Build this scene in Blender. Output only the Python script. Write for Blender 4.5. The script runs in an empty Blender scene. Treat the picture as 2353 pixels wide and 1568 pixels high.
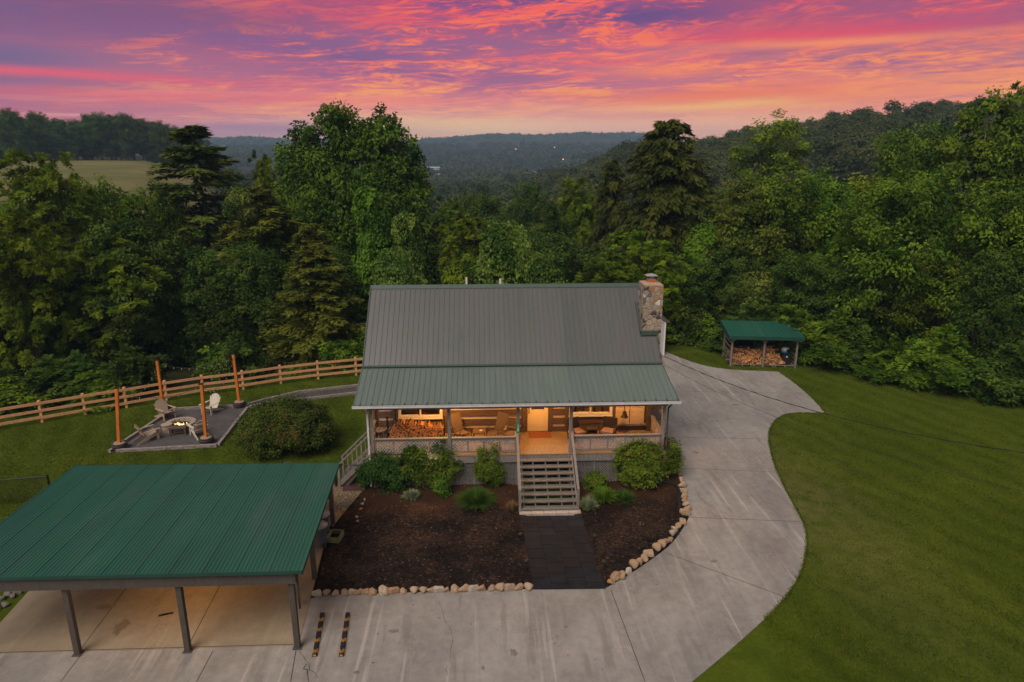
import bpy, math, random
import numpy as np
from math import radians, sin, cos, pi, tan, sqrt, atan2
from mathutils import Vector, Matrix, Quaternion

random.seed(7)
scn = bpy.context.scene
COL = scn.collection

# ------------------------------------------------------------------ camera
CAM_H, YAW, PITCH = 13.8, 2.5, 15.5
cam = bpy.data.cameras.new('camera'); cam.lens = 24; cam.sensor_width = 36
cam.clip_start = .2; cam.clip_end = 20000
camo = bpy.data.objects.new('camera', cam); COL.objects.link(camo)
camo.location = (0, 0, CAM_H)
camo.rotation_euler = (radians(90 - PITCH), 0, radians(-YAW))
scn.camera = camo
scn.view_settings.view_transform = 'Standard'
scn.view_settings.look = 'None'
scn.view_settings.exposure = 0
scn.view_settings.gamma = 1
scn.render.engine = 'CYCLES'
cy = scn.cycles
cy.use_denoising = True
cy.max_bounces = 8; cy.diffuse_bounces = 3; cy.glossy_bounces = 3; cy.transmission_bounces = 4
cy.transparent_max_bounces = 8; cy.volume_bounces = 1
cy.sample_clamp_indirect = 4
cy.caustics_reflective = False; cy.caustics_refractive = False

# survey: where a sight line meets the ground (or a given height / a given depth)
_f = 2353 * 24 / 36
_y, _p = radians(YAW), radians(PITCH)
_fw = Vector((sin(_y) * cos(_p), cos(_y) * cos(_p), -sin(_p)))
_rt = Vector((cos(_y), -sin(_y), 0)); _up = _rt.cross(_fw)
def _ray(px, py): return _fw + _rt * ((px - 1176.5) / _f) - _up * ((py - 784) / _f)
def at(px, py, z=0.):
    d = _ray(px, py); t = (z - CAM_H) / d.z
    return Vector((d.x * t, d.y * t, z))
def atY(px, py, Y):
    d = _ray(px, py); t = Y / d.y
    return Vector((d.x * t, Y, CAM_H + d.z * t))

# ------------------------------------------------------------------ node helpers
def L(r, g, b, k=1.):
    f = lambda c: (c / 255 / 12.92 if c / 255 <= .04045 else ((c / 255 + .055) / 1.055) ** 2.4) * k
    return (f(r), f(g), f(b), 1)
class NT:
    def __init__(s, tree): s.t = tree; s.n = tree.nodes; s.l = tree.links
    def new(s, ty, **k):
        n = s.n.new(ty)
        for a, v in k.items(): setattr(n, a, v)
        return n
    def put(s, sock, v):
        if v is None: return
        if isinstance(v, bpy.types.NodeSocket): s.l.new(v, sock)
        else:
            if hasattr(sock.default_value, '__len__') and not hasattr(v, '__len__'): v = (v,) * len(sock.default_value)
            if hasattr(sock.default_value, '__len__') and len(v) != len(sock.default_value): v = (tuple(v) + (1.,))[:len(sock.default_value)]
            sock.default_value = v
    def m(s, op, a, b=None, c=None, clamp=False):
        n = s.new('ShaderNodeMath', operation=op, use_clamp=clamp)
        for i, v in enumerate((a, b, c)): s.put(n.inputs[i], v)
        return n.outputs[0]
    def mix(s, f, a, b, mode='MIX'):
        n = s.new('ShaderNodeMix', data_type='RGBA', blend_type=mode)
        s.put(n.inputs[0], f); s.put(n.inputs[6], a); s.put(n.inputs[7], b)
        return n.outputs[2]
    def noise(s, vec, scale, detail=4, rough=.55, dist=0.):
        n = s.new('ShaderNodeTexNoise')
        s.put(n.inputs['Vector'], vec); n.inputs['Scale'].default_value = scale
        n.inputs['Detail'].default_value = detail; n.inputs['Roughness'].default_value = rough
        n.inputs['Distortion'].default_value = dist
        return n.outputs[0]
    def voro(s, vec, scale, feat='F1', out='Color', rand=1.):
        n = s.new('ShaderNodeTexVoronoi', feature=feat)
        s.put(n.inputs['Vector'], vec); n.inputs['Scale'].default_value = scale
        n.inputs['Randomness'].default_value = rand
        return n.outputs[out]
    def ramp(s, fac, stops, interp='LINEAR'):
        n = s.new('ShaderNodeValToRGB'); cr = n.color_ramp; cr.interpolation = interp
        while len(cr.elements) < len(stops): cr.elements.new(.5)
        for e, (p, c) in zip(cr.elements, stops):
            e.position = p; e.color = c if hasattr(c, '__len__') else (c, c, c, 1)
        s.put(n.inputs[0], fac); return n.outputs[0]
    def ss(s, v, a, b):
        n = s.new('ShaderNodeMapRange', interpolation_type='SMOOTHSTEP')
        s.put(n.inputs[0], v); n.inputs[1].default_value = a; n.inputs[2].default_value = b
        return n.outputs[0]
    def comb(s, x, y, z):
        n = s.new('ShaderNodeCombineXYZ')
        for i, v in enumerate((x, y, z)): s.put(n.inputs[i], v)
        return n.outputs[0]
    def sep(s, v):
        n = s.new('ShaderNodeSeparateXYZ'); s.put(n.inputs[0], v); return n.outputs
    def mapv(s, v, scale=(1, 1, 1), rot=(0, 0, 0), loc=(0, 0, 0)):
        n = s.new('ShaderNodeMapping'); s.put(n.inputs[0], v)
        n.inputs['Scale'].default_value = scale; n.inputs['Rotation'].default_value = rot; n.inputs['Location'].default_value = loc
        return n.outputs[0]

# ------------------------------------------------------------------ sky and sun
SUN_EL, SUN_AZ = radians(52), radians(212)      # azimuth clockwise from +Y
world = bpy.data.worlds.new('World'); scn.world = world; world.use_nodes = True
w = NT(world.node_tree); w.n.clear()
tc = w.new('ShaderNodeTexCoord')
nrm = w.new('ShaderNodeVectorMath', operation='NORMALIZE'); w.put(nrm.inputs[0], tc.outputs['Generated'])
sx, sy_, sz = w.sep(nrm.outputs[0])
A = w.m('ARCTAN2', sx, sy_)
E_ = w.m('ARCSINE', sz)
Ec = w.m('MAXIMUM', E_, 0.)
V = w.m('LOGARITHM', w.m('ADD', Ec, .07), math.e)
def pv(a, b, seed): return w.comb(w.m('MULTIPLY', A, a), w.m('MULTIPLY', V, b), seed)
# gentle tilt of the streaks, rising to the right
V = w.m('SUBTRACT', V, w.m('MULTIPLY', A, .22))
n_warp = w.noise(pv(3, 3, 9.1), 1, 3)
V = w.m('ADD', V, w.m('MULTIPLY', w.m('SUBTRACT', n_warp, .5), .22))
n_big = w.noise(pv(2.6, 2.6, 3.3), 1, 4, .5)
n_mid = w.noise(pv(6.5, 7.5, 1.7), 1, 8, .68, .35)
n_str = w.noise(pv(3.0, 13, 6.2), 1, 6, .6, .3)
n_fin = w.noise(pv(22, 34, 4.4), 1, 8, .72, .9)
cr_l = w.ramp(w.m('MULTIPLY', Ec, 4), [(0, L(140, 98, 150)), (.1, L(205, 95, 122)), (.2, L(212, 88, 118)), (.42, L(165, 92, 132)), (.62, L(128, 92, 138)), (.9, L(110, 84, 130))])
cr_m = w.ramp(w.m('MULTIPLY', Ec, 4), [(0, L(255, 206, 150)), (.12, L(255, 172, 140)), (.3, L(240, 124, 122)), (.5, L(226, 98, 116)), (.7, L(228, 88, 106)), (.9, L(226, 74, 98))])
cr_r = w.ramp(w.m('MULTIPLY', Ec, 4), [(0, L(240, 146, 136)), (.2, L(246, 146, 118)), (.45, L(244, 124, 100)), (.62, L(212, 84, 106)), (.8, L(205, 86, 124)), (.92, L(228, 110, 118))])
sky = w.mix(w.ss(A, -.62, -.12), cr_l, cr_m)
sky = w.mix(w.ss(A, .12, .6), sky, cr_r)
# lit undersides: orange flecks
fl = w.m('ADD', w.m('MULTIPLY', n_mid, .5), w.m('MULTIPLY', n_fin, .5))
lit = w.m('MULTIPLY', w.ss(fl, .50, .42), w.ss(A, -.66, -.2))
sky = w.mix(w.m('MULTIPLY', lit, .95), sky, w.mix(w.ss(Ec, .0, .2), L(255, 178, 104), L(255, 112, 76)))
st = w.m('MULTIPLY', w.ss(n_str, .52, .66), .75)
sky = w.mix(st, sky, w.mix(w.ss(Ec, .01, .12), L(255, 176, 158), L(238, 84, 104)))
# shaded cloud: violet grey
dk = w.m('ADD', w.m('ADD', w.m('MULTIPLY', n_mid, .42), w.m('MULTIPLY', n_big, .25)), w.m('MULTIPLY', n_fin, .33))
dm = w.m('MULTIPLY', w.ss(dk, .49, .55), w.ss(Ec, .012, .06))
sky = w.mix(w.m('MULTIPLY', dm, .72), sky, w.mix(w.ss(Ec, .05, .2), L(186, 112, 138), L(134, 80, 126)))
def blob(px, py, sa, se, col, k=1., brk=None):
    global sky
    az = (px - 1176.5) / _f; az = math.atan(az) + _y; el = math.atan((349 - py) / _f * cos(az - _y))
    da = w.m('DIVIDE', w.m('SUBTRACT', A, az), sa); de = w.m('DIVIDE', w.m('SUBTRACT', w.m('SUBTRACT', Ec, el), w.m('MULTIPLY', w.m('SUBTRACT', n_warp, .5), .03)), se)
    g = w.m('EXPONENT', w.m('MULTIPLY', w.m('ADD', w.m('MULTIPLY', da, da), w.m('MULTIPLY', de, de)), -1))
    g = w.m('MULTIPLY', g, k)
    if brk == 'd': g = w.m('MULTIPLY', g, w.ss(w.m('ADD', w.m('MULTIPLY', n_mid, .55), w.m('MULTIPLY', n_fin, .45)), .42, .56))
    if brk == 's': g = w.m('MULTIPLY', g, w.ss(n_str, .36, .58))
    sky = w.mix(w.m('MINIMUM', g, 1.), sky, col)
blob(30, 170, .12, .032, L(92, 96, 142), .8)
blob(60, 40, .2, .035, L(104, 88, 136), .7)
blob(480, 75, .22, .028, L(130, 82, 124), .8)
blob(950, 25, .14, .016, L(236, 78, 98), .8)
blob(880, 165, .2, .012, L(255, 118, 96), .55, 's')
blob(820, 148, .15, .018, L(120, 84, 138), 1, 'd')
blob(1000, 190, .22, .022, L(136, 92, 142), .9, 'd')
blob(1430, 72, .15, .018, L(104, 74, 132), 1.1, 'd')
blob(1080, 48, .10, .010, L(112, 76, 134), 1, 'd')
blob(640, 120, .16, .014, L(128, 86, 138), .8, 'd')
blob(1950, 150, .12, .010, L(132, 92, 138), .9, 'd')
blob(1250, 12, .2, .012, L(226, 66, 92), .6)
blob(1220, 45, .12, .014, L(108, 78, 138), 1, 'd')
blob(1100, 130, .3, .02, L(150, 96, 140), .8, 'd')
blob(2150, 85, .15, .011, L(122, 84, 136), .9)
blob(1780, 85, .14, .02, L(168, 82, 118), .6)
blob(1860, 106, .2, .011, L(232, 76, 98), .85)
blob(1880, 122, .17, .006, L(255, 150, 98), .8)
blob(2050, 165, .16, .018, L(150, 100, 140), .7, 'd')
blob(1600, 234, .18, .012, L(248, 120, 78), .95)
blob(1560, 251, .15, .005, L(255, 196, 96), .95)
blob(2100, 200, .2, .010, L(255, 150, 92), .55, 's')
blob(1700, 150, .2, .008, L(255, 140, 100), .5, 's')
blob(1500, 185, .09, .007, L(252, 138, 96), .7)
blob(1180, 300, .24, .016, L(255, 208, 160), .9)
blob(1650, 285, .2, .012, L(255, 186, 140), .7)
blob(2280, 170, .12, .02, L(255, 150, 96), .6, 's')
blob(1420, 300, .15, .014, L(252, 180, 160), .6)
blob(1330, 255, .2, .012, L(252, 160, 142), .5)
blob(1000, 285, .12, .006, L(255, 200, 140), .7)
blob(150, 188, .22, .0055, L(240, 88, 108), .85)
blob(420, 236, .3, .006, L(236, 96, 110), .6)
blob(640, 305, .16, .012, L(146, 102, 158), .7)
blob(800, 245, .2, .007, L(255, 140, 120), .6, 's')
# overhead and behind: plain lavender-grey cloud deck, plus the clear twilight above it
nish = w.new('ShaderNodeTexSky', sky_type='NISHITA', sun_disc=False, sun_elevation=radians(9), sun_rotation=SUN_AZ)
nk = w.mix(1., nish.outputs[0], (.05, .05, .05, 1), 'MULTIPLY')
deck = w.mix(1., w.mix(w.ss(n_big, .3, .7), (.150, .142, .150, 1), (.225, .212, .206, 1)), nk, 'ADD')
sky = w.mix(w.ss(E_, .27, .50), sky, deck)
low = w.mix(w.ss(w.m('ABSOLUTE', A), .95, 1.5), sky, w.mix(w.ss(E_, -.1, .5), (.24, .23, .27, 1), deck))
sky = w.mix(w.ss(E_, -.06, 0.), (.10, .09, .10, 1), low)
bg = w.new('ShaderNodeBackground'); w.put(bg.inputs[0], sky); bg.inputs[1].default_value = 1.0
wo = w.new('ShaderNodeOutputWorld'); w.l.new(bg.outputs[0], wo.inputs[0])

sun = bpy.data.lights.new('sun', 'SUN'); sun.energy = 2.8; sun.angle = radians(36); sun.color = (1, .91, .78)
suno = bpy.data.objects.new('sun', sun); COL.objects.link(suno)
sd = Vector((sin(SUN_AZ) * cos(SUN_EL), cos(SUN_AZ) * cos(SUN_EL), sin(SUN_EL)))
suno.rotation_euler = sd.to_track_quat('Z', 'Y').to_euler()

# ------------------------------------------------------------------ object helpers
def tag(o, label=None, cat=None, group=None, kind=None):
    if label: o['label'] = label
    if cat: o['category'] = cat
    if group: o['group'] = group
    if kind: o['kind'] = kind
    return o
def empty(name, loc=(0, 0, 0), rz=0., label=None, cat=None, group=None):
    o = bpy.data.objects.new(name, None); COL.objects.link(o)
    o.location = loc; o.rotation_euler = (0, 0, rz); o.empty_display_size = .2
    return tag(o, label, cat, group)
def link_mesh(name, me, parent=None, offset=True):
    o = bpy.data.objects.new(name, me); COL.objects.link(o)
    if parent is not None:
        o.parent = parent
        if offset:
            base = Vector((0, 0, 0)); p = parent
            while p is not None: base += Vector(p.location); p = p.parent
            o.location = -base
    return o
def copy_tree(o, parent=None):
    c = o.copy(); COL.objects.link(c)
    if parent is not None: c.parent = parent
    for ch in o.children: copy_tree(ch, c)
    return c
class MB:
    def __init__(s): s.v = []; s.f = []; s.mi = []; s.sm = []; s.cur = 0; s.smooth = False
    def add(s, vs, fs):
        b = len(s.v); s.v += [tuple(v) for v in vs]
        for f in fs: s.f.append(tuple(b + i for i in f)); s.mi.append(s.cur); s.sm.append(s.smooth)
        return s
    def box(s, x0, x1, y0, y1, z0, z1):
        return s.add([(x, y, z) for x in (x0, x1) for y in (y0, y1) for z in (z0, z1)],
                     [(0, 1, 3, 2), (4, 6, 7, 5), (0, 4, 5, 1), (2, 3, 7, 6), (0, 2, 6, 4), (1, 5, 7, 3)])
    def bar(s, p0, p1, wd, ht, up=(0, 0, 1), wd1=None, ht1=None):
        p0 = Vector(p0); p1 = Vector(p1); d = (p1 - p0).normalized(); u = Vector(up)
        if abs(d.dot(u)) > .98: u = Vector((0, 1, 0))
        a = d.cross(u).normalized(); u = a.cross(d).normalized()
        vs = []
        for p, ww, hh in ((p0, wd, ht), (p1, wd1 or wd, ht1 or ht)):
            for i, j in ((-1, -1), (1, -1), (1, 1), (-1, 1)): vs.append(p + a * (i * ww / 2) + u * (j * hh / 2))
        return s.add(vs, [(3, 2, 1, 0), (4, 5, 6, 7), (0, 1, 5, 4), (1, 2, 6, 5), (2, 3, 7, 6), (3, 0, 4, 7)])
    def tube(s, pts, r, n=8, cap=True):
        pts = [Vector(p) for p in pts]; rs = r if hasattr(r, '__len__') else [r] * len(pts)
        vs = []; pa = None
        for i, p in enumerate(pts):
            d = (pts[min(i + 1, len(pts) - 1)] - pts[max(i - 1, 0)]).normalized()
            if pa is None:
                pa = d.cross(Vector((0, 0, 1)) if abs(d.z) < .9 else Vector((1, 0, 0))).normalized()
            else: pa = (pa - d * pa.dot(d)).normalized()
            b = d.cross(pa)
            for k in range(n):
                t = 2 * pi * k / n; vs.append(p + (pa * cos(t) + b * sin(t)) * rs[i])
        fs = []
        for i in range(len(pts) - 1):
            for k in range(n):
                k2 = (k + 1) % n; fs.append((i * n + k, i * n + k2, (i + 1) * n + k2, (i + 1) * n + k))
        if cap: fs += [tuple(range(n - 1, -1, -1)), tuple(range((len(pts) - 1) * n, len(pts) * n))]
        return s.add(vs, fs)
    def lathe(s, prof, c=(0, 0, 0), n=24, sx=1., sy=1.):
        vs = []; fs = []
        for r, z in prof:
            for k in range(n):
                t = 2 * pi * k / n; vs.append((c[0] + r * cos(t) * sx, c[1] + r * sin(t) * sy, c[2] + z))
        for i in range(len(prof) - 1):
            for k in range(n):
                k2 = (k + 1) % n; fs.append((i * n + k, i * n + k2, (i + 1) * n + k2, (i + 1) * n + k))
        fs += [tuple(range(n - 1, -1, -1)), tuple(range((len(prof) - 1) * n, len(prof) * n))]
        return s.add(vs, fs)
    def prism(s, pts, d):
        d = Vector(d); n = len(pts); pts = [Vector(p) for p in pts]
        return s.add(pts + [p + d for p in pts], [tuple(range(n - 1, -1, -1)), tuple(range(n, 2 * n))] + [(i, (i + 1) % n, n + (i + 1) % n, n + i) for i in range(n)])
    def sheet(s, pts): return s.add(pts, [tuple(range(len(pts)))])
    def lattice(s, x0, x1, z0, z1, y, sp=.15, wd=.032, th=.012, axis='x'):
        for sg in (1, -1):
            c = (x0 + z0 if sg > 0 else z0 - x1); end = (x1 + z1 if sg > 0 else z1 - x0); c += sp * .4
            while c < end:
                pts = []
                for x in (x0, x1):
                    z = c - sg * x
                    if z0 <= z <= z1: pts.append((x, z))
                for z in (z0, z1):
                    x = (c - z) * sg
                    if x0 < x < x1: pts.append((x, z))
                if len(pts) >= 2:
                    (xa, za), (xb, zb) = pts[0], pts[1]
                    if abs(xa - xb) > .04:
                        yy = y + sg * th * .55
                        if axis == 'x': s.bar((xa, yy, za), (xb, yy, zb), th, wd)
                        else: s.bar((yy, xa, za), (yy, xb, zb), th, wd)
                c += sp
        return s
    def mesh(s, name, mats):
        me = bpy.data.meshes.new(name); me.from_pydata(s.v, [], s.f)
        for m_ in (mats if isinstance(mats, (list, tuple)) else [mats]): me.materials.append(m_)
        me.polygons.foreach_set('material_index', s.mi); me.polygons.foreach_set('use_smooth', s.sm)
        me.update(); return me
    def build(s, name, mats, parent=None, offset=True):
        return link_mesh(name, s.mesh(name, mats), parent, offset)

# ------------------------------------------------------------------ materials
MATS = {}
def mat(name, c1, c2=None, rough=.7, scale=6., stretch=(1, 1, 1), metallic=0., bump=0., bscale=None, detail=5, spec=.4, lo=.35, hi=.65, coord='Object'):
    m_ = bpy.data.materials.new(name); m_.use_nodes = True; t = NT(m_.node_tree); MATS[name] = m_
    b = t.n['Principled BSDF']; b.inputs['Roughness'].default_value = rough; b.inputs['Metallic'].default_value = metallic
    b.inputs['Specular IOR Level'].default_value = spec
    co = t.new('ShaderNodeTexCoord').outputs[coord]
    v = t.mapv(co, stretch)
    c1 = tuple(c1)[:3] + (1,); c2 = (tuple(c2)[:3] + (1,)) if c2 else tuple(x * .75 for x in c1[:3]) + (1,)
    n = t.noise(v, scale, detail, .6)
    t.put(b.inputs['Base Color'], t.ramp(n, [(lo, c2), (hi, c1)]))
    if bump:
        bn = t.new('ShaderNodeBump'); bn.inputs['Strength'].default_value = bump; bn.inputs['Distance'].default_value = .02
        t.put(bn.inputs['Height'], t.noise(v, bscale or scale * 4, 4)); t.l.new(bn.outputs[0], b.inputs['Normal'])
    return m_
def leafmat(name, dark, light, trans=.3, hue=.05):
    m_ = bpy.data.materials.new(name); m_.use_nodes = True; t = NT(m_.node_tree); MATS[name] = m_
    b = t.n['Principled BSDF']; b.inputs['Roughness'].default_value = .55; b.inputs['Specular IOR Level'].default_value = .06
    at_ = t.new('ShaderNodeAttribute', attribute_name='tint')
    oi = t.new('ShaderNodeObjectInfo')
    k = t.m('ADD', at_.outputs['Fac'], t.m('MULTIPLY', t.m('SUBTRACT', oi.outputs['Random'], .5), .3))
    c = t.ramp(k, [(.05, dark + (1,)), (.95, light + (1,))])
    hs = t.new('ShaderNodeHueSaturation'); t.put(hs.inputs['Color'], c)
    t.put(hs.inputs['Hue'], t.m('ADD', .5, t.m('MULTIPLY', t.m('SUBTRACT', oi.outputs['Random'], .5), hue)))
    c = hs.outputs[0]
    t.put(b.inputs['Base Color'], c)
    tr = t.new('ShaderNodeBsdfTranslucent'); t.put(tr.inputs[0], c)
    mx = t.new('ShaderNodeMixShader'); mx.inputs[0].default_value = trans
    t.l.new(b.outputs[0], mx.inputs[1]); t.l.new(tr.outputs[0], mx.inputs[2])
    t.l.new(mx.outputs[0], t.n['Material Output'].inputs[0])
    return m_
def emis(name, col, k):
    m_ = bpy.data.materials.new(name); m_.use_nodes = True; t = NT(m_.node_tree)
    b = t.n['Principled BSDF']; b.inputs['Base Color'].default_value = col
    b.inputs['Emission Color'].default_value = col; b.inputs['Emission Strength'].default_value = k
    return m_
M_log = mat('stained_log', (.13, .085, .06), (.075, .05, .038), .75, 3, (.6, 3, 6), bump=.3)
M_chink = mat('chinking', (.58, .50, .45), (.48, .41, .37), .85, 12)
M_greymetal = mat('dark_grey_paint', (.075, .066, .062), (.055, .048, .046), .55, 5)
M_greywood = mat('weathered_grey_wood', (.25, .215, .20), (.15, .125, .115), .8, 5, (8, 8, 1.2), bump=.25)
M_tread = mat('weathered_tread', (.20, .172, .157), (.085, .072, .066), .8, 4, (1, 9, 9), bump=.3)
M_deck = mat('deck_boards', (.30, .20, .11), (.19, .125, .07), .6, 5, (9, 1, 1), bump=.2)
M_white = mat('white_trim', (.74, .70, .66), (.66, .62, .58), .45, 3)
M_cream = mat('cream_paint', (.72, .60, .38), (.68, .56, .35), .4, 3)
M_panel = mat('cream_panel', (.62, .48, .33), (.56, .42, .28), .6, 4)
M_gutter = mat('white_gutter', (.66, .62, .64), (.55, .52, .54), .35, 3, spec=.6)
M_black = mat('black_metal', (.014, .013, .013), (.009, .009, .009), .45, 9)
M_black2 = mat('black_rubber', (.012, .012, .015), (.007, .007, .010), .75, 14, bump=.2)
M_glass = bpy.data.materials.new('window_glass'); M_glass.use_nodes = True
_t = NT(M_glass.node_tree); _t.n.remove(_t.n['Principled BSDF'])
_g = _t.new('ShaderNodeBsdfGlossy'); _g.inputs['Roughness'].default_value = .02
_tr = _t.new('ShaderNodeBsdfTransparent'); _tr.inputs[0].default_value = (.9, .92, .92, 1)
_fr = _t.new('ShaderNodeFresnel'); _fr.inputs[0].default_value = 1.5
_mx = _t.new('ShaderNodeMixShader'); _t.l.new(_fr.outputs[0], _mx.inputs[0]); _t.l.new(_tr.outputs[0], _mx.inputs[1]); _t.l.new(_g.outputs[0], _mx.inputs[2])
_t.l.new(_mx.outputs[0], _t.n['Material Output'].inputs[0])

def roofmat(name, c1, c2, rough, ribdir='y'):
    m_ = bpy.data.materials.new(name); m_.use_nodes = True; t = NT(m_.node_tree)
    b = t.n['Principled BSDF']; b.inputs['Metallic'].default_value = .25
    b.inputs['Specular IOR Level'].default_value = .6
    co = t.new('ShaderNodeTexCoord').outputs['Object']
    n1 = t.noise(t.mapv(co, (1.1, .16, .16)), 1.6, 5, .6)
    n2 = t.noise(co, .35, 3)
    n3 = t.noise(t.mapv(co, (14, 1.2, 1.2)), 2.2, 4, .6)
    k = t.m('ADD', t.m('ADD', t.m('MULTIPLY', n1, .5), t.m('MULTIPLY', n2, .3)), t.m('MULTIPLY', n3, .2))
    cc_ = t.ramp(k, [(.35, c2 + (1,)), (.65, c1 + (1,))])
    ch_ = t.ss(t.noise(t.mapv(co, (1, .25, .25), loc=(7, 2, 0)), .7, 5, .6), .48, .7)
    cc_ = t.mix(t.m('MULTIPLY', ch_, .38), cc_, tuple(x * .55 + y for x, y in zip(c1, (.055, .05, .06))) + (1,))
    dr_ = t.ss(t.noise(t.mapv(co, (9, .35, .35)), 1.3, 5, .65), .56, .72)
    cc_ = t.mix(t.m('MULTIPLY', dr_, .4), cc_, tuple(x * .55 for x in c2) + (1,))
    pn_ = t.new('ShaderNodeTexWhiteNoise', noise_dimensions='1D'); t.put(pn_.inputs['W'], t.m('FLOOR', t.m('DIVIDE', t.sep(co)[0], .915)))
    cc_ = t.mix(1., cc_, t.ramp(pn_.outputs['Value'], [(0, (.94, .94, .95, 1)), (1, (1.05, 1.04, 1.03, 1))]), 'MULTIPLY')
    t.put(b.inputs['Base Color'], cc_)
    t.put(b.inputs['Roughness'], t.m('ADD', rough - .08, t.m('MULTIPLY', n3, .16)))
    bn = t.new('ShaderNodeBump'); bn.inputs['Strength'].default_value = .12; bn.inputs['Distance'].default_value = .03
    t.put(bn.inputs['Height'], t.noise(t.mapv(co, (2.2, .5, .5)), 1.5, 3)); t.l.new(bn.outputs[0], b.inputs['Normal'])
    return m_
M_roof = roofmat('sky_sheen_roof_metal', (.124, .112, .116), (.092, .102, .090), .38)  # green metal; violet-grey sheen of the reflected sky is put into its base colour
M_roofp = roofmat('green_roof_metal', (.175, .205, .180), (.135, .168, .145), .40)
M_roofgreen = roofmat('bright_green_roof_metal', (.020, .125, .078), (.014, .085, .056), .46)
M_trimgreen = mat('dark_green_trim', (.014, .062, .046), (.010, .048, .036), .45, 4)
M_ridge = mat('ridge_green', (.060, .090, .076), (.050, .075, .064), .45, 4)

def stonemat(name, scale, stops, mortar, mw=.05):
    m_ = bpy.data.materials.new(name); m_.use_nodes = True; t = NT(m_.node_tree)
    b = t.n['Principled BSDF']; b.inputs['Roughness'].default_value = .85
    co = t.new('ShaderNodeTexCoord').outputs['Object']
    v = t.new('ShaderNodeVectorMath', operation='ADD'); t.put(v.inputs[0], co)
    nz = t.new('ShaderNodeTexNoise'); nz.inputs['Scale'].default_value = 2.2; t.put(nz.inputs['Vector'], co)
    sc = t.new('ShaderNodeVectorMath', operation='SCALE'); t.put(sc.inputs[0], nz.outputs[1]); sc.inputs['Scale'].default_value = .28
    t.l.new(sc.outputs[0], v.inputs[1])
    vc = t.mapv(v.outputs[0], (1, 1, .95))
    cc = t.voro(vc, scale); ed = t.voro(vc, scale, 'DISTANCE_TO_EDGE', 'Distance')
    r = t.sep(cc)[0]
    colr = t.ramp(r, stops, 'CONSTANT')
    colr = t.mix(.3, colr, t.ramp(t.noise(co, 18, 4), [(.3, (.3, .3, .3, 1)), (.7, (1, 1, 1, 1))]), 'MULTIPLY')
    e = t.ss(ed, mw * .5, mw)
    t.put(b.inputs['Base Color'], t.mix(e, mortar, colr))
    bn = t.new('ShaderNodeBump'); bn.inputs['Strength'].default_value = .7; bn.inputs['Distance'].default_value = .04
    t.put(bn.inputs['Height'], t.m('ADD', t.ss(ed, 0, mw * 2.4), t.m('MULTIPLY', t.noise(co, 14, 4), .3))); t.l.new(bn.outputs[0], b.inputs['Normal'])
    return m_
M_stone = stonemat('chimney_fieldstone', 4.6, [(0, (.07, .055, .06, 1)), (.12, (.42, .31, .23, 1)), (.34, (.36, .27, .20, 1)), (.52, (.42, .20, .075, 1)), (.62, (.33, .255, .20, 1)), (.80, (.40, .32, .26, 1)), (.91, (.66, .59, .55, 1)), (.96, (.16, .13, .13, 1))], (.30, .225, .17, 1), .045)
M_mortar = mat('mortar_cap', (.46, .30, .21), (.36, .23, .17), .9, 6, bump=.4)
M_terra = mat('terracotta', (.52, .15, .05), (.42, .11, .04), .8, 6)
M_steel = mat('stainless', (.62, .58, .62), (.5, .48, .5), .3, 4, metallic=.6)
M_pvc = mat('white_pipe', (.75, .68, .60), (.66, .60, .52), .5, 4)

# ------------------------------------------------------------------ terrain
FB = [(-90, 8), (-60, 20), (-40, 29), (-23.6, 35.2), (-15.5, 39.3), (-8.2, 42.8), (0, 45), (10, 47), (16, 46), (21, 44.5), (23, 41.5), (27, 37.6), (33, 32), (40, 26.5), (60, 14), (90, 2)]
FBX = np.array([p[0] for p in FB], float); FBY = np.array([p[1] for p in FB], float)
def edge_y(x): return np.interp(x, FBX, FBY)
RG = np.array([0, 60, 100, 130, 200, 285, 320, 500, 900, 1150, 1400, 2050, 2300, 3000], float)
PROF = {
    -60: [-3, -3, 2, 6, 8, 10.2, 10.7, 14, 5, 5, 15, 20, 20, 20],
    -25: [-3, -3, 2, 6, 8, 10.2, 10.7, 12, 0, 0, 8, 36, 30, 20],
    -21: [-4, -4, -2, 0, 3, 4, 4, 0, -8, 0, 10, 40, 34, 20],
    -18: [-4, -4, -5, -6, -8, -9, -9, -10, -5, 4, 14, 43, 34, 20],
    -8: [-5, -5, -7, -9, -11, -12, -13, -15, -13, 0, 15, 34, 40, 20],
    1: [-5, -5, -7, -9, -11, -12, -13, -15, -13, 1, 17, 57, 45, 20],
    -5: [-5, -5, -7, -9, -11, -12, -13, -15, -13, 0, 18, 36, 30, 20],
    5: [-5, -5, -6, -8, -9, -9, -9, -10, -9, 2, 19, 50, 40, 20],
    8: [-5, -5, -6, -6, -5, -4, -4, -6, -6, 2, 18, 60, 45, 20],
    12: [-5, -5, -5, -4, 0, 5, 7, 5, 4, 4, 18, 56, 45, 20],
    17: [-4, -4, -4, -4, 0, 6.5, 8.5, 9, 8, 6, 12, 40, 40, 20],
    22: [-3, -3, -3.5, -3.5, 2, 11, 13.5, 12, 8, 6, 10, 30, 30, 20],
    30: [-3, -3, -3, -2, 7, 18, 21, 17, 8, 6, 10, 20, 20, 20],
    38: [-3, -3, -2, -1, 8.5, 19, 21.5, 17, 8, 6, 10, 20, 20, 20],
    60: [-3, -3, -2, 0, 6, 12, 14, 12, 8, 6, 10, 20, 20, 20]}
PA = np.array(sorted(PROF), float); PROFZ = np.array([PROF[int(a)] for a in PA], float)
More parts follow.
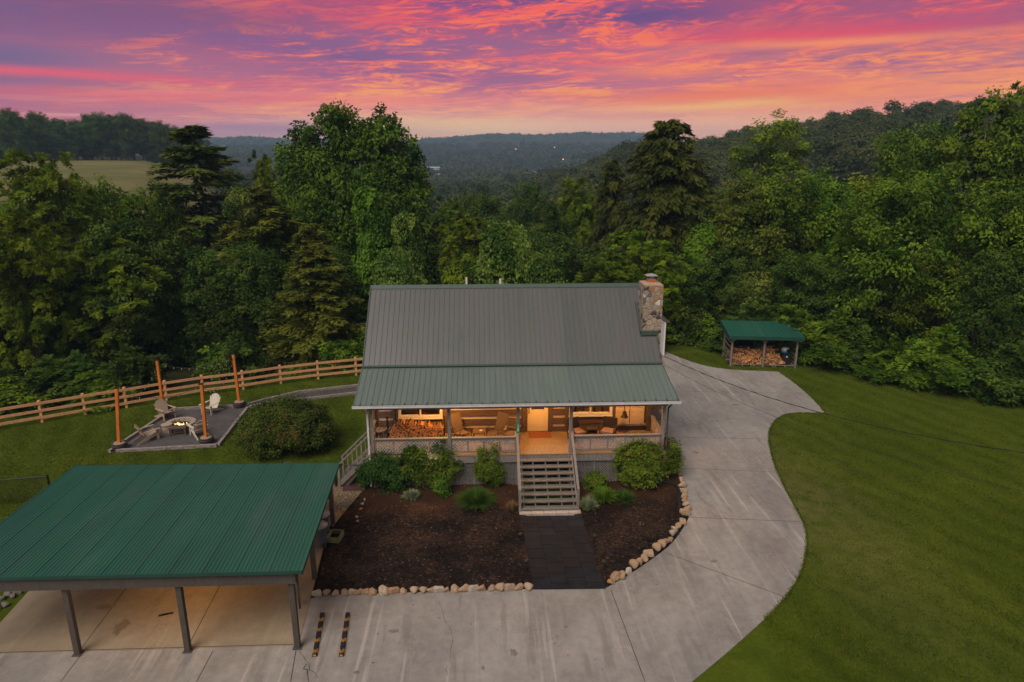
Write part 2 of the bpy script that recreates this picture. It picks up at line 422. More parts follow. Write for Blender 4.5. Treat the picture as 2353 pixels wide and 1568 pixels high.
def height(x, y):
    x = np.asarray(x, float); y = np.asarray(y, float)
    r = np.hypot(x, y); az = np.degrees(np.arctan2(x, np.maximum(y, 1e-3)))
    az = np.clip(az, PA[0], PA[-1])
    i = np.clip(np.searchsorted(PA, az) - 1, 0, len(PA) - 2); t = (az - PA[i]) / (PA[i + 1] - PA[i])
    j = np.clip(np.searchsorted(RG, r) - 1, 0, len(RG) - 2); s = np.clip((r - RG[j]) / (RG[j + 1] - RG[j]), 0, 1)
    z = (PROFZ[i, j] * (1 - s) + PROFZ[i, j + 1] * s) * (1 - t) + (PROFZ[i + 1, j] * (1 - s) + PROFZ[i + 1, j + 1] * s) * t
    roll = np.sin(x * .021 + 1.3) * np.cos(y * .017) * np.clip(r / 400, 0, 3)
    k = np.clip((y - edge_y(x) - 1.0) / 26, 0, 1); k = k * k * (3 - 2 * k)
    return (z + roll) * k
def hz(x, y): return float(height(x, y))
def axis(parts):
    out = []
    for a, b, n in parts: out += list(np.linspace(a, b, n, endpoint=False))
    return np.array(out + [parts[-1][1]])
gx = axis([(-2500, -400, 30), (-400, -70, 40), (-70, 70, 110), (70, 400, 40), (400, 2500, 30)])
gy = axis([(-60, 0, 8), (0, 70, 56), (70, 420, 60), (420, 2700, 60)])
GX, GY = np.meshgrid(gx, gy); GZ = height(GX, GY)
nx, ny = len(gx), len(gy)
vv = np.stack([GX.ravel(), GY.ravel(), GZ.ravel()], 1)
ii = (np.arange(ny - 1)[:, None] * nx + np.arange(nx - 1)[None, :]).ravel()
ff = np.stack([ii, ii + 1, ii + nx + 1, ii + nx], 1)
def npmesh(name, v, f, mats, tint=None, smooth=False):
    me = bpy.data.meshes.new(name); n, k = f.shape
    me.vertices.add(len(v)); me.vertices.foreach_set('co', np.ascontiguousarray(v, np.float32).ravel())
    me.loops.add(n * k); me.loops.foreach_set('vertex_index', np.ascontiguousarray(f, np.int32).ravel())
    me.polygons.add(n); me.polygons.foreach_set('loop_start', np.arange(0, n * k, k, dtype=np.int32))
    me.polygons.foreach_set('loop_total', np.full(n, k, np.int32))
    me.polygons.foreach_set('use_smooth', np.full(n, smooth))
    for m_ in (mats if isinstance(mats, (list, tuple)) else [mats]): me.materials.append(m_)
    me.update(calc_edges=True)
    if tint is not None:
        a = me.attributes.new('tint', 'FLOAT', 'FACE'); a.data.foreach_set('value', np.ascontiguousarray(tint, np.float32))
    return me
# ground material: mown lawn inside the tree line, hay field on the rise, leaf litter under the woods
Mg = bpy.data.materials.new('ground_cover'); Mg.use_nodes = True; t = NT(Mg.node_tree)
b = t.n['Principled BSDF']; b.inputs['Roughness'].default_value = .95; b.inputs['Specular IOR Level'].default_value = .03
co = t.new('ShaderNodeTexCoord').outputs['Object']
a1 = t.new('ShaderNodeAttribute', attribute_name='lawn').outputs['Fac']; a2 = t.new('ShaderNodeAttribute', attribute_name='field').outputs['Fac']
n1 = t.noise(co, .22, 5, .6); n2 = t.noise(t.mapv(co, (1, 1, 1), (0, 0, .6)), 1.7, 6, .65); n3 = t.noise(co, 26, 4, .7); n4 = t.noise(co, 7, 5, .7)
k = t.m('ADD', t.m('ADD', t.m('MULTIPLY', n1, .34), t.m('MULTIPLY', n2, .22)), t.m('ADD', t.m('MULTIPLY', n3, .24), t.m('MULTIPLY', n4, .20)))
lawn = t.ramp(k, [(.36, (.034, .050, .005, 1)), (.48, (.066, .092, .007, 1)), (.56, (.098, .122, .011, 1)), (.66, (.150, .160, .022, 1))])
ps0 = t.sep(co)
# thin, dry clipping-strewn patch on the big lawn beside the drive
ps = t.sep(co)
dx = t.m('DIVIDE', t.m('SUBTRACT', ps[0], 13.2), 2.6); dy = t.m('DIVIDE', t.m('SUBTRACT', ps[1], 24.5), 8.)
dry = t.m('EXPONENT', t.m('MULTIPLY', t.m('ADD', t.m('MULTIPLY', dx, dx), t.m('MULTIPLY', dy, dy)), -1))
dry = t.m('MULTIPLY', dry, t.ss(t.m('ADD', t.m('MULTIPLY', n2, .5), t.m('MULTIPLY', n3, .5)), .38, .56))
wv = t.m('SINE', t.m('MULTIPLY', t.m('ADD', t.m('ADD', ps0[0], t.m('MULTIPLY', ps0[1], .42)), t.m('MULTIPLY', n1, 1.6)), 4.2))
lawn = t.mix(t.m('MULTIPLY', t.ss(wv, -.4, .9), .30), lawn, t.mix(1., lawn, (.62, .70, .6, 1), 'MULTIPLY'))
lawn = t.mix(t.m('MULTIPLY', dry, .6), lawn, (.150, .125, .050, 1))
flat = t.ramp(t.noise(co, .05, 5), [(.35, (.185, .155, .065, 1)), (.65, (.115, .115, .042, 1))])
lit_ = t.ramp(t.noise(co, 1.2, 5), [(.35, (.020, .022, .008, 1)), (.65, (.04, .035, .016, 1))])
c = t.mix(a1, lit_, lawn); c = t.mix(a2, c, flat)
t.put(b.inputs['Base Color'], c)
bn = t.new('ShaderNodeBump'); bn.inputs['Strength'].default_value = .9; bn.inputs['Distance'].default_value = .05
t.put(bn.inputs['Height'], t.m('ADD', n3, t.m('MULTIPLY', n4, .8))); t.l.new(bn.outputs[0], b.inputs['Normal'])
me = npmesh('ground', vv, ff, Mg, smooth=True)
d_ = GY - edge_y(GX); am = np.clip(1 - (d_ - .5) / 2.0, 0, 1)
AZ = np.degrees(np.arctan2(GX, np.maximum(GY, 1e-3))); RR = np.hypot(GX, GY)
fm = ((AZ < -20.5) & (RR > 95) & (RR < 330) & (GY > 0)).astype(float)
for nm, ar in (('lawn', am), ('field', fm)):
    a = me.attributes.new(nm, 'FLOAT', 'POINT'); a.data.foreach_set('value', np.ascontiguousarray(ar.ravel(), np.float32))
tag(link_mesh('ground', me), 'mown lawn running out to the woods and hay field', kind='structure')

# ------------------------------------------------------------------ drive, slab, beds, paths
def concrete(name, c1, c2, stain, streak=0.):
    m_ = bpy.data.materials.new(name); m_.use_nodes = True; t = NT(m_.node_tree)
    b = t.n['Principled BSDF']; b.inputs['Roughness'].default_value = .75; b.inputs['Specular IOR Level'].default_value = .35
    co = t.new('ShaderNodeTexCoord').outputs['Object']
    n1 = t.noise(t.mapv(co, (1, .55, 1), (0, 0, .5)), .42, 6, .62, .4); n2 = t.noise(co, 3.2, 6, .65); n3 = t.noise(co, 42, 3, .6)
    k = t.m('ADD', t.m('ADD', t.m('MULTIPLY', n1, .5), t.m('MULTIPLY', n2, .28)), t.m('MULTIPLY', n3, .22))
    c = t.ramp(k, [(.36, c2 + (1,)), (.5, tuple((x + y) / 2 for x, y in zip(c1, c2)) + (1,)), (.62, c1 + (1,))])
    s1 = t.m('MULTIPLY', t.ss(t.noise(t.mapv(co, (1, .6, 1)), .55, 5, .6), .52, .68), t.ss(t.noise(co, 9, 4, .7), .40, .66))
    c = t.mix(t.m('MULTIPLY', s1, .55), c, stain + (1,))
    if streak:
        s2 = t.ss(t.noise(t.mapv(co, (3.2, .12, 1)), 1.2, 4, .55), .56, .70)
        c = t.mix(t.m('MULTIPLY', s2, streak), c, tuple(min(1, x * 1.35) for x in c1) + (1,))
        s3 = t.ss(t.noise(t.mapv(co, (1.4, .2, 1), loc=(3, 1, 0)), 1.5, 4, .6), .54, .68)
        c = t.mix(t.m('MULTIPLY', s3, streak * .8), c, tuple(x * .75 for x in c2) + (1,))
    # dark hairline spots and drips
    sp = t.ss(t.noise(co, 2.1, 5, .7), .69, .76)
    c = t.mix(t.m('MULTIPLY', sp, .55), c, (.07, .06, .055, 1))
    t.put(b.inputs['Base Color'], c)
    bn = t.new('ShaderNodeBump'); bn.inputs['Strength'].default_value = .25; bn.inputs['Distance'].default_value = .01
    t.put(bn.inputs['Height'], t.m('ADD', n3, n2)); t.l.new(bn.outputs[0], b.inputs['Normal'])
    return m_
M_conc = concrete('drive_concrete', (.345, .302, .276), (.172, .150, .142), (.160, .108, .096), .5)
M_slab = concrete('slab_concrete', (.30, .235, .165), (.195, .15, .105), (.15, .10, .06), .25)
M_joint = mat('joint_dark', (.03, .026, .024), rough=.95)
def smooth_path(pts, n=6):
    P = [Vector(p) for p in pts]; out = []
    for i in range(len(P) - 1):
        p0 = P[max(i - 1, 0)]; p1 = P[i]; p2 = P[i + 1]; p3 = P[min(i + 2, len(P) - 1)]
        for k in range(n):
            t = k / n
            out.append(.5 * ((2 * p1) + (p2 - p0) * t + (2 * p0 - 5 * p1 + 4 * p2 - p3) * t * t + (3 * p1 - p0 - 3 * p2 + p3) * t ** 3))
    return out + [P[-1]]
def poly_solid(name, pts, z, m_, parent=None, thick=.1):
    me = bpy.data.meshes.new(name); import bmesh
    bm = bmesh.new(); f = bm.faces.new([bm.verts.new((p[0], p[1], z)) for p in pts])
    if f.normal.z < 0 or sum((pts[i][0] * pts[(i + 1) % len(pts)][1] - pts[(i + 1) % len(pts)][0] * pts[i][1]) for i in range(len(pts))) < 0: f.normal_flip()
    r = bmesh.ops.extrude_face_region(bm, geom=[f])
    for v in r['geom']:
        if isinstance(v, bmesh.types.BMVert): v.co.z -= thick
    bmesh.ops.recalc_face_normals(bm, faces=bm.faces)
    bmesh.ops.triangulate(bm, faces=[f for f in bm.faces if len(f.verts) > 4], ngon_method='EAR_CLIP')
    bm.to_mesh(me); bm.free(); me.materials.append(m_)
    return link_mesh(name, me, parent)
PX = lambda l: [at(*p) for p in l]
outer = smooth_path(PX([(1500, 1640), (1590, 1568), (1700, 1475), (1790, 1390), (1838, 1318), (1853, 1250), (1846, 1205), (1822, 1160), (1797, 1110), (1776, 1060), (1766, 1010), (1771, 982), (1786, 963), (1808, 953), (1835, 950)]))
pad = PX([(1897, 951)]) + smooth_path(PX([(1897, 951), (1868, 918), (1832, 886), (1789, 855)]))[1:] + smooth_path(PX([(1789, 855), (1750, 853), (1700, 851), (1640, 845), (1590, 832), (1535, 811), (1500, 796)]))[1:]
drive = outer + pad + [Vector((7.9, 48, 0)), Vector((7.9, 30, 0)), Vector((7.9, 27.5, 0)), Vector((-5.62, 19.1, 0)), Vector((-5.45, 16.95, 0)), Vector((-16, 17.0, 0)), Vector((-24, 17.0, 0)), Vector((-24, 8, 0)), Vector((8, 8, 0))]
o = poly_solid('driveway', drive, .02, M_conc); tag(o, 'grey concrete drive curving past the house to a parking pad', kind='structure')
j = MB()
def jline(a, b, wd=.018, z=.0245):
    a = Vector(a); b = Vector(b); d = (b - a).normalized(); s = Vector((-d.y, d.x, 0)) * wd / 2
    j.sheet([(a - s).to_3d() + Vector((0, 0, z)), (b - s) + Vector((0, 0, z)), (b + s) + Vector((0, 0, z)), (a + s) + Vector((0, 0, z))])
for p, q in (((1404, 1358), (1482, 1568)), ((1560, 1077), (1780, 1086)), ((1578, 1190), (1838, 1200)), ((1530, 1272), (1800, 1372)), ((1535, 1006), (1762, 1010)), ((1540, 900), (1850, 905)), ((680, 1497), (668, 1568)), ((490, 1497), (452, 1568)), ((186, 1507), (140, 1568))):
    jline(at(*p), at(*q))
j.build('joint', M_joint, o)
ck_ = MB()
def crack(pts, seed, wd=.010):
    rnd = random.Random(seed); P = PX(pts); Q = []
    for a, b_ in zip(P, P[1:]):
        for k in range(7): Q.append(a.lerp(b_, k / 7) + Vector((rnd.uniform(-.05, .05), rnd.uniform(-.05, .05), 0)))
    for a, b_ in zip(Q, Q[1:]):
        d = (b_ - a).normalized(); s_ = Vector((-d.y, d.x, 0)) * wd * rnd.uniform(.3, .8); z_ = Vector((0, 0, .0246)); ck_.sheet([a - s_ + z_, b_ - s_ + z_, b_ + s_ + z_, a + s_ + z_])
crack([(690, 1500), (735, 1568)], 1); crack([(700, 1530), (712, 1575)], 2, .016); crack([(1010, 1385), (1040, 1470), (1022, 1568)], 3, .006); crack([(1640, 870), (1700, 905), (1715, 945)], 4, .008); crack([(1590, 1120), (1640, 1185), (1700, 1200)], 5, .006)
ck_.build('crack', M_joint, o)
ck_ = MB()
for (px, py, w_, h_, sd_) in ((905, 1450, .16, .10, 1), (1180, 1500, .10, .16, 2), (1300, 1440, .07, .06, 3), (1010, 1420, .05, .05, 4), (1640, 1290, .12, .08, 5), (1690, 930, .2, .12, 6), (1600, 1040, .10, .14, 7), (820, 1545, .12, .07, 8), (1110, 1535, .05, .09, 9)):
    rnd = random.Random(sd_); c_ = at(px, py, .0242); ck_.sheet([(c_.x + cos(2 * pi * k / 20) * w_ * (1 + rnd.uniform(-.4, .3)), c_.y + sin(2 * pi * k / 20) * h_ * (1 + rnd.uniform(-.4, .3)), c_.z) for k in range(20)])
ck_.build('oil_stain', mat('drive_stain', (.155, .13, .118), (.20, .172, .155), .6, 9), o)
slab = [Vector((-5.46, 16.95, 0)), Vector((-5.63, 19.2, 0)), Vector((-6.05, 24.5, 0)), Vector((-15.5, 24.6, 0)), Vector((-14.9, 20.3, 0)), Vector((-14.75, 18.4, 0)), Vector((-15.0, 16.98, 0))]
o = poly_solid('carport_slab', slab, .03, M_slab); tag(o, 'tan stained concrete slab beneath the carport', kind='structure')
j = MB()
jline((-8.62, 17, 0), (-8.95, 24, 0), .02, .0345); jline((-11.65, 17, 0), (-11.95, 24, 0), .02, .0345); jline((-15, 17.02, 0), (-5.5, 16.99, 0), .02, .0345)
j.build('joint', M_joint, o)
def oil(name, px, py, w_, h_, seed):
    rnd = random.Random(seed); c = at(px, py, .0352); pts = []
    for k in range(22):
        t = 2 * pi * k / 22; r = 1 + rnd.uniform(-.35, .25); pts.append((c.x + cos(t) * w_ * r, c.y + sin(t) * h_ * r, c.z))
    return pts
j = MB()
for a in ((278, 1440, .20, .35, 1), (240, 1395, .30, .10, 2), (700, 1385, .10, .12, 5)): j.sheet(oil('', *a))
j.build('oil_stain', mat('oil_stain', (.17, .115, .07), (.21, .15, .10), .6, 8), o)

M_mulch = bpy.data.materials.new('dark_mulch'); M_mulch.use_nodes = True; t = NT(M_mulch.node_tree)
b = t.n['Principled BSDF']; b.inputs['Roughness'].default_value = .95; b.inputs['Specular IOR Level'].default_value = .05
co = t.new('ShaderNodeTexCoord').outputs['Object']
v1 = t.voro(t.mapv(co, (1, 1, 1)), 16); n1 = t.noise(co, .55, 5, .65, .3); n2 = t.noise(co, 30, 4, .7); n5 = t.noise(co, 5, 5, .7)
r_ = t.sep(v1)[0]
k = t.m('ADD', t.m('MULTIPLY', n1, .45), t.m('ADD', t.m('MULTIPLY', n2, .25), t.m('ADD', t.m('MULTIPLY', n5, .2), t.m('MULTIPLY', r_, .14))))
c = t.ramp(k, [(.40, (.006, .005, .0055, 1)), (.52, (.022, .015, .013, 1)), (.62, (.055, .032, .022, 1)), (.74, (.115, .062, .036, 1))])
# reddish older mulch close to the porch
ps = t.sep(co)
old = t.m('MULTIPLY', t.ss(t.m('ADD', ps[1], t.m('MULTIPLY', t.noise(co, .8, 4), 2.)), 24.6, 26.8), .55)
c = t.mix(old, c, t.ramp(n2, [(.3, (.035, .014, .007, 1)), (.7, (.13, .058, .026, 1))]))
chip = t.m('GREATER_THAN', t.m('ADD', r_, t.m('MULTIPLY', n2, .2)), 1.085)
c = t.mix(t.m('MULTIPLY', chip, .4), c, (.20, .14, .10, 1))
t.put(b.inputs['Base Color'], c)
bn = t.new('ShaderNodeBump'); bn.inputs['Strength'].default_value = 1; bn.inputs['Distance'].default_value = .05
t.put(bn.inputs['Height'], t.m('ADD', n2, t.m('MULTIPLY', n5, 1.4))); t.l.new(bn.outputs[0], b.inputs['Normal'])
bed1 = [Vector((-5.58, 19.28, 0)), Vector((1.62, 19.3, 0)), Vector((1.62, 24.1, 0)), Vector((1.5, 27.2, 0)), Vector((-4.95, 27.2, 0)), Vector((-5.0, 25.6, 0)), at(812, 1212), at(780, 1215), at(752, 1232), Vector((-5.75, 21.5, 0))]
bed2e = smooth_path(PX([(1394, 1352), (1440, 1325), (1490, 1292), (1545, 1248), (1578, 1200), (1584, 1175), (1575, 1140), (1563, 1095), (1556, 1050), (1530, 1005)]))
bed2 = [Vector((3.55, 19.3, 0))] + bed2e + [Vector((8.25, 29.3, 0)), Vector((3.5, 29.3, 0)), Vector((3.5, 24, 0))]
def mound(name, pts, z, hgt, m_, seed):
    # a gently heaped bed: grid clipped to the outline
    import bmesh
    me = bpy.data.meshes.new(name); bm = bmesh.new()
    f = bm.faces.new([bm.verts.new((p[0], p[1], z)) for p in pts])
    if f.normal.z < 0: f.normal_flip()
    bmesh.ops.triangulate(bm, faces=[f], ngon_method='EAR_CLIP')
    for ax in (0, 1):
        lo = min(p[ax] for p in pts); hi = max(p[ax] for p in pts); n = int((hi - lo) / .35)
        for i in range(1, n):
            pc = [0, 0, 0]; pc[ax] = lo + (hi - lo) * i / n; no = [0, 0, 0]; no[ax] = 1
            bmesh.ops.bisect_plane(bm, geom=bm.verts[:] + bm.edges[:] + bm.faces[:], plane_co=pc, plane_no=no)
    P = [Vector((p[0], p[1])) for p in pts]
    from mathutils import noise as mn
    for v in bm.verts:
        q = Vector((v.co.x, v.co.y)); d = 9
        for i in range(len(P)):
            a_, b_ = P[i], P[(i + 1) % len(P)]; ab = b_ - a_
            u = max(0, min(1, (q - a_).dot(ab) / max(ab.length_squared, 1e-9))); d = min(d, (q - a_ - ab * u).length)
        kk = min(1, d / .8); v.co.z += hgt * kk * (1 + .7 * mn.noise(Vector((q.x * 1.1, q.y * 1.1, seed))))
    for f in bm.faces: f.smooth = True
    bm.to_mesh(me); bm.free(); me.materials.append(m_)
    return link_mesh(name, me)
tag(mound('mulch_bed', bed1, .026, .09, M_mulch, 1), 'dark mulch bed between carport and front steps', kind='structure')
tag(mound('mulch_bed', bed2, .026, .09, M_mulch, 5), 'dark mulch bed curving inside the row of stones', kind='structure')
M_gravel = stonemat('tan_gravel', 21, [(0, (.30, .19, .095, 1)), (.3, (.42, .28, .15, 1)), (.55, (.22, .13, .065, 1)), (.72, (.50, .36, .22, 1)), (.9, (.66, .54, .42, 1))], (.09, .055, .03, 1), .09)
grav = [at(752, 1112), at(842, 1112), at(838, 1150), at(826, 1186), at(812, 1212), at(780, 1216), Vector((-5.95, 23.2, 0)), Vector((-6.6, 24.1, 0)), Vector((-6.8, 26, 0))]
tag(mound('gravel_bed', grav, .02, .03, M_gravel, 9), 'tan pea gravel patch beside the carport', kind='structure')
# rubber paver walk
wk = MB(); c00, c10, c01, c11 = [at(*p) for p in ((1227, 1357), (1392, 1355), (1195, 1189), (1336, 1187))]
rows, cols = 8, 4
for i in range(cols):
    off = (.5 if i % 2 else 0)
    for jx in range(rows + 1):
        v0 = max(0, (jx - off) / rows); v1 = min(1, (jx + 1 - off) / rows)
        if v1 - v0 < .01: continue
        g_ = .0022
        P = [c00.lerp(c10, u).lerp(c01.lerp(c11, u), v) for u, v in ((i / cols + g_, v0 + g_), ((i + 1) / cols - g_, v0 + g_), ((i + 1) / cols - g_, v1 - g_), (i / cols + g_, v1 - g_))]
        hh = .05 + random.uniform(-.004, .004)
        wk.cur = random.choice((0, 0, 1, 2)); wk.prism([p + Vector((0, 0, .01)) for p in P], (0, 0, hh))
M_paver = mat('black_rubber_paver', (.013, .0145, .021), (.006, .007, .010), .7, 1.4, bump=.35, bscale=60, spec=.15)
tag(wk.build('walkway', [M_paver, mat('black_rubber_paver_dusty', (.020, .0215, .028), (.010, .011, .015), .75, 2.2, bump=.35, bscale=60, spec=.15), mat('black_rubber_paver_fresh', (.009, .010, .015), (.005, .0055, .009), .65, 1.4, bump=.35, bscale=60, spec=.2)]), 'black rubber paver walk leading to the front steps', kind='structure')
lp = MB()
for i in range(5):
    x0 = 1.34 + i * .49; lp.box(x0, x0 + .475, 23.98, 24.24, 0, .085 + random.uniform(0, .01))
tag(lp.build('landing', mat('pale_paver', (.44, .37, .32), (.33, .28, .25), .85, 5, bump=.3)), 'row of pale pavers at the foot of the steps', kind='structure')

# ------------------------------------------------------------------ house
H = empty('log_cabin', (1.3, 31.5, 0), 0, 'log cabin with green metal roof, stone chimney and lit front porch', 'house')
DZ, YW, YP = 1.5, 28.8, 26.55
XL, XR = -5.0, 7.45
# openings in the front wall: (x0, x1, z0, z1)
OPEN = [(-3.84, -1.87, 2.24, 3.55), (1.93, 2.93, 1.5, 3.6), (3.84, 5.81, 2.24, 3.55), (5.93, 7.3, 1.80, 3.6)]
wl = MB(); CKS = []
chz = [1.80, 2.225, 2.665, 3.105, 3.545, 3.985]
edges = [1.50] + [z + d for z in chz for d in (-.06, .06)] + [4.45]
for i in range(0, len(edges), 2):
    z0, z1 = edges[i], edges[i + 1]
    xs = [(XL, XR)]
    for (a, b_, c0, c1) in OPEN:
        if c0 < z1 - .02 and c1 > z0 + .02:
            nx_ = []
            for (p, q) in xs:
                if b_ <= p or a >= q: nx_.append((p, q))
                else:
                    if a > p: nx_.append((p, a))
                    if b_ < q: nx_.append((b_, q))
            xs = nx_
    for p, q in xs: wl.box(p, q, YW, YW + .2, z0 + .002, z1 - .002)
for z in chz:
    for p, q in ((-4.72, -4.06), (-1.60, 1.68), (3.12, 3.66)):
        ck = MB(); ck.box(p, q, YW + .03, YW + .12, z - .0615, z + .0615); CKS.append(ck)
    for p, q in ((XL, -4.72), (-4.06, -3.84), (-1.87, -1.60), (1.68, 1.93), (2.93, 3.12), (3.66, 3.84), (5.81, 5.93), (7.3, XR)):
        wl.box(p, q, YW + .0, YW + .13, z - .058, z + .058)
for x in (-4.02, -3.93, 1.80, 3.03, 3.75): wl.box(x - .07, x + .07, YW - .03, YW - .002, 1.5, 4.4)
for x in (-5.0, 7.4): wl.box(x - .05, x + .12, YW - .16, YW + .2, 1.5, 4.4) if x < 0 else wl.box(x, x + .16, YW - .16, YW + .2, 1.5, 4.4)
w1 = wl.build('wall', M_log, H); [c_.build('chinking', M_chink, w1) for c_ in CKS]
g = MB()
g.box(XL, XR, 34.85, 35.0, -.2, 4.7); 
EY, EZ, RY, RZ = 28.5, 4.78, 31.9, 7.70
bm_sl = (RZ - EZ) / (RY - EY)
for x in (XL, XR - .15):
    g.prism([(x, YW + .2, -.2), (x, 34.85, -.2), (x, 34.85, 5.0), (x, RY, RZ - .2), (x, YW + .2, EZ + .25)], (.15, 0, 0))
g.build('gable_wall', M_log, H)
fo = MB(); fo.box(XL, XR, YW + .02, YW + .2, -.2, 1.3); fo.build('foundation_wall', mat('block_foundation', (.16, .15, .14)), H)
# main roof with standing ribs
RX0, RX1 = -5.25, 7.85
def roof_panel(name, x0, x1, ya, za, yb, zb, th, m_, parent, sp=.229, rib=.03, ribw=.028, x1b=None):
    r = MB(); d = Vector((0, yb - ya, zb - za)).normalized(); n = Vector((0, -d.z, d.y));
    if n.z < 0: n = -n
    x1b = x1 if x1b is None else x1b
    r.prism([(x0, ya, za), (x1, ya, za), (x1b, yb, zb), (x0, yb, zb)], -n * th)
    x = x0 + .02; k = 0
    while x < x1 - .01:
        xe = min(x, x1b - .01)
        if x <= x1b: r.bar(Vector((x, ya, za)) + n * rib * .45 + d * .002, Vector((x, yb, zb)) + n * rib * .45 - d * .03, ribw, rib, n)
        else:
            f_ = (x1 - x) / max(x1 - x1b, 1e-6); r.bar(Vector((x, ya, za)) + n * rib * .45, Vector((x, ya + (yb - ya) * f_, za + (zb - za) * f_)) + n * rib * .45, ribw, rib, n)
        x += sp; k += 1
    return r.build(name, m_, parent)
mr = roof_panel('main_roof', RX0, RX1, EY, EZ, RY, RZ, .14, M_roof, H)
rear = MB(); rear.prism([(RX0, RY, RZ), (RX1, RY, RZ), (RX1, 35.5, RZ - (35.5 - RY) * bm_sl), (RX0, 35.5, RZ - (35.5 - RY) * bm_sl)], (0, -.09, -.105)); rear.build('rear_roof', M_roof, H)
rc = MB(); rc.prism([(RX0 - .02, RY - .16, RZ - .10), (RX0 - .02, RY, RZ + .055), (RX0 - .02, RY + .16, RZ - .10), (RX0 - .02, RY, RZ + .03)], (RX1 - RX0 + .04, 0, 0))
rc.build('ridge_cap', M_ridge, mr)
tr = MB()
tr.bar((RX0 - .02, EY - .02, EZ + .035), (RX1 + .02, EY - .02, EZ + .035), .13, .03, (0, -.3, 1))
for x in (RX0, RX1):
    dd = Vector((0, RY - EY, RZ - EZ)).normalized()
    tr.bar(Vector((x, EY, EZ - .05)), Vector((x, RY, RZ - .05)), .035, .2, (0, -dd.z, dd.y))
tr.build('roof_trim', M_ridge, mr)
PY, PZ = 26.12, 3.93
RX2 = 8.03
pr = roof_panel('porch_roof', RX0 - .02, RX2, PY, PZ, EY - .02, EZ - .03, .06, M_roofp, H, x1b=RX1 + .02)
tr = MB()
tr.bar((RX0 - .02, PY, PZ - .06), (RX0 - .02, EY - .03, EZ - .09), .03, .14); tr.build('roof_trim', M_ridge, pr); tr = MB(); tr.bar((RX2, PY, PZ - .06), (RX1 + .03, EY - .03, EZ - .09), .03, .14)
tr.build('roof_trim', M_ridge, pr)
pc = MB(); pc.prism([(RX0 + .05, PY + .03, PZ - .13), (RX2 - .1, PY + .03, PZ - .13), (RX1 - .1, YW, EZ - .22), (RX0 + .05, YW, EZ - .22)], (0, .01, -.03))
pc.build('porch_ceiling', mat('pine_ceiling', (.34, .20, .09), (.26, .15, .065), .6, 4, (1, 9, 9)), H)
gt = MB()
for (dy, dz, wy, hz_) in ((0, 0, .004, .115),):
    gt.box(RX0 - .06, RX2 + .06, PY - .14, PY - .13, PZ - .105, PZ + .01)
    gt.box(RX0 - .06, RX2 + .06, PY - .155, PY - .13, PZ + .0, PZ + .018)
    gt.box(RX0 - .06, RX2 + .06, PY - .13, PY - .015, PZ - .105, PZ - .097)
    gt.box(RX0 - .06, RX2 + .06, PY - .015, PY - .008, PZ - .105, PZ - .03)
for x in (RX0 - .06, RX2 + .05): gt.box(x, x + .01, PY - .13, PY - .015, PZ - .097, PZ - .01)
gu = gt.build('gutter', M_gutter, H)
for i in range(30):
    br = MB(); x = RX0 + .25 + i * .447; br.bar((x, PY - .15, PZ + .022), (x, PY + .12, PZ + .045), .02, .012); br.build('gutter_strap', M_black, gu)
ds = MB()
ds.bar((-4.80, PY - .07, PZ - .12), (-4.80, 26.42, 3.45), .07, .055); ds.bar((-4.80, 26.43, 3.47), (-4.80, 26.43, .15), .07, .055, (0, 1, 0))
ds.build('downspout', M_gutter, H)
ds = MB(); ds.bar((7.72, PY - .07, PZ - .12), (7.72, 26.5, 3.45), .06, .05); ds.bar((7.72, 26.5, 3.47), (7.72, 26.5, .1), .06, .05, (0, 1, 0)); ds.build('downspout', M_greymetal, H)
bmn = MB(); bmn.box(-4.9, 7.7, YP - .07, YP + .07, 3.56, 3.76); bmn.build('porch_beam', M_greywood, H)
POSTX = (-4.66, -1.46, 1.41, 3.63, 7.55)
for x in POSTX:
    p_ = MB(); p_.box(x - .065, x + .065, YP - .066, YP + .064, -.05, 3.558); p_.build('porch_post', M_greywood, H)
pf = MB()
nb = 18
for i in range(nb):
    y0 = 26.42 + i * (YW + .03 - 26.42) / nb; pf.box(XL + .05, 7.72, y0 + .003, y0 + (YW + .03 - 26.42) / nb - .003, 1.46, 1.5)
pf.build('porch_floor', M_deck, H)
rb = MB(); rb.box(-4.95, 7.7, 26.44, 26.485, 1.14, 1.455); rb.box(-4.95, -4.9, 26.49, YW, 1.14, 1.455); rb.box(7.66, 7.7, 26.49, YW, 1.14, 1.455); rb.build('rim_board', M_greywood, H)
def railing(x0, x1, y, axis='x', z0=1.57, z1=2.23, n=6, slope=0):
    top = MB()
    if axis == 'x':
        top.box(x0, x1, y - .07, y + .07, z1, z1 + .04); top.box(x0, x1, y - .022, y + .022, z1 - .09, z1 - .002); top.box(x0, x1, y - .022, y + .022, z0, z0 + .085)
        for i in range(n + 1):
            x = x0 + .03 + (x1 - x0 - .06) * i / n; top.box(x - .03, x + .03, y - .021, y + .021, z0 + .087, z1 - .092)
    else:
        top.box(y - .07, y + .07, x0, x1, z1, z1 + .04); top.box(y - .022, y + .022, x0, x1, z1 - .09, z1 - .002); top.box(y - .022, y + .022, x0, x1, z0, z0 + .085)
        for i in range(n + 1):
            x = x0 + .03 + (x1 - x0 - .06) * i / n; top.box(y - .021, y + .021, x - .03, x + .03, z0 + .087, z1 - .092)
    r = top.build('railing', M_greywood, H)
    lt = MB()
    for i in range(n):
        a = x0 + .06 + (x1 - x0 - .06) * i / n; b_ = x0 + (x1 - x0 - .06) * (i + 1) / n
        lt.lattice(a, b_, z0 + .087, z1 - .092, y, .135, .034, .012, axis)
    lt.build('lattice', M_lat, r)
M_lat = mat('lattice_strips', (.40, .35, .33), (.30, .26, .245), .8, 6)
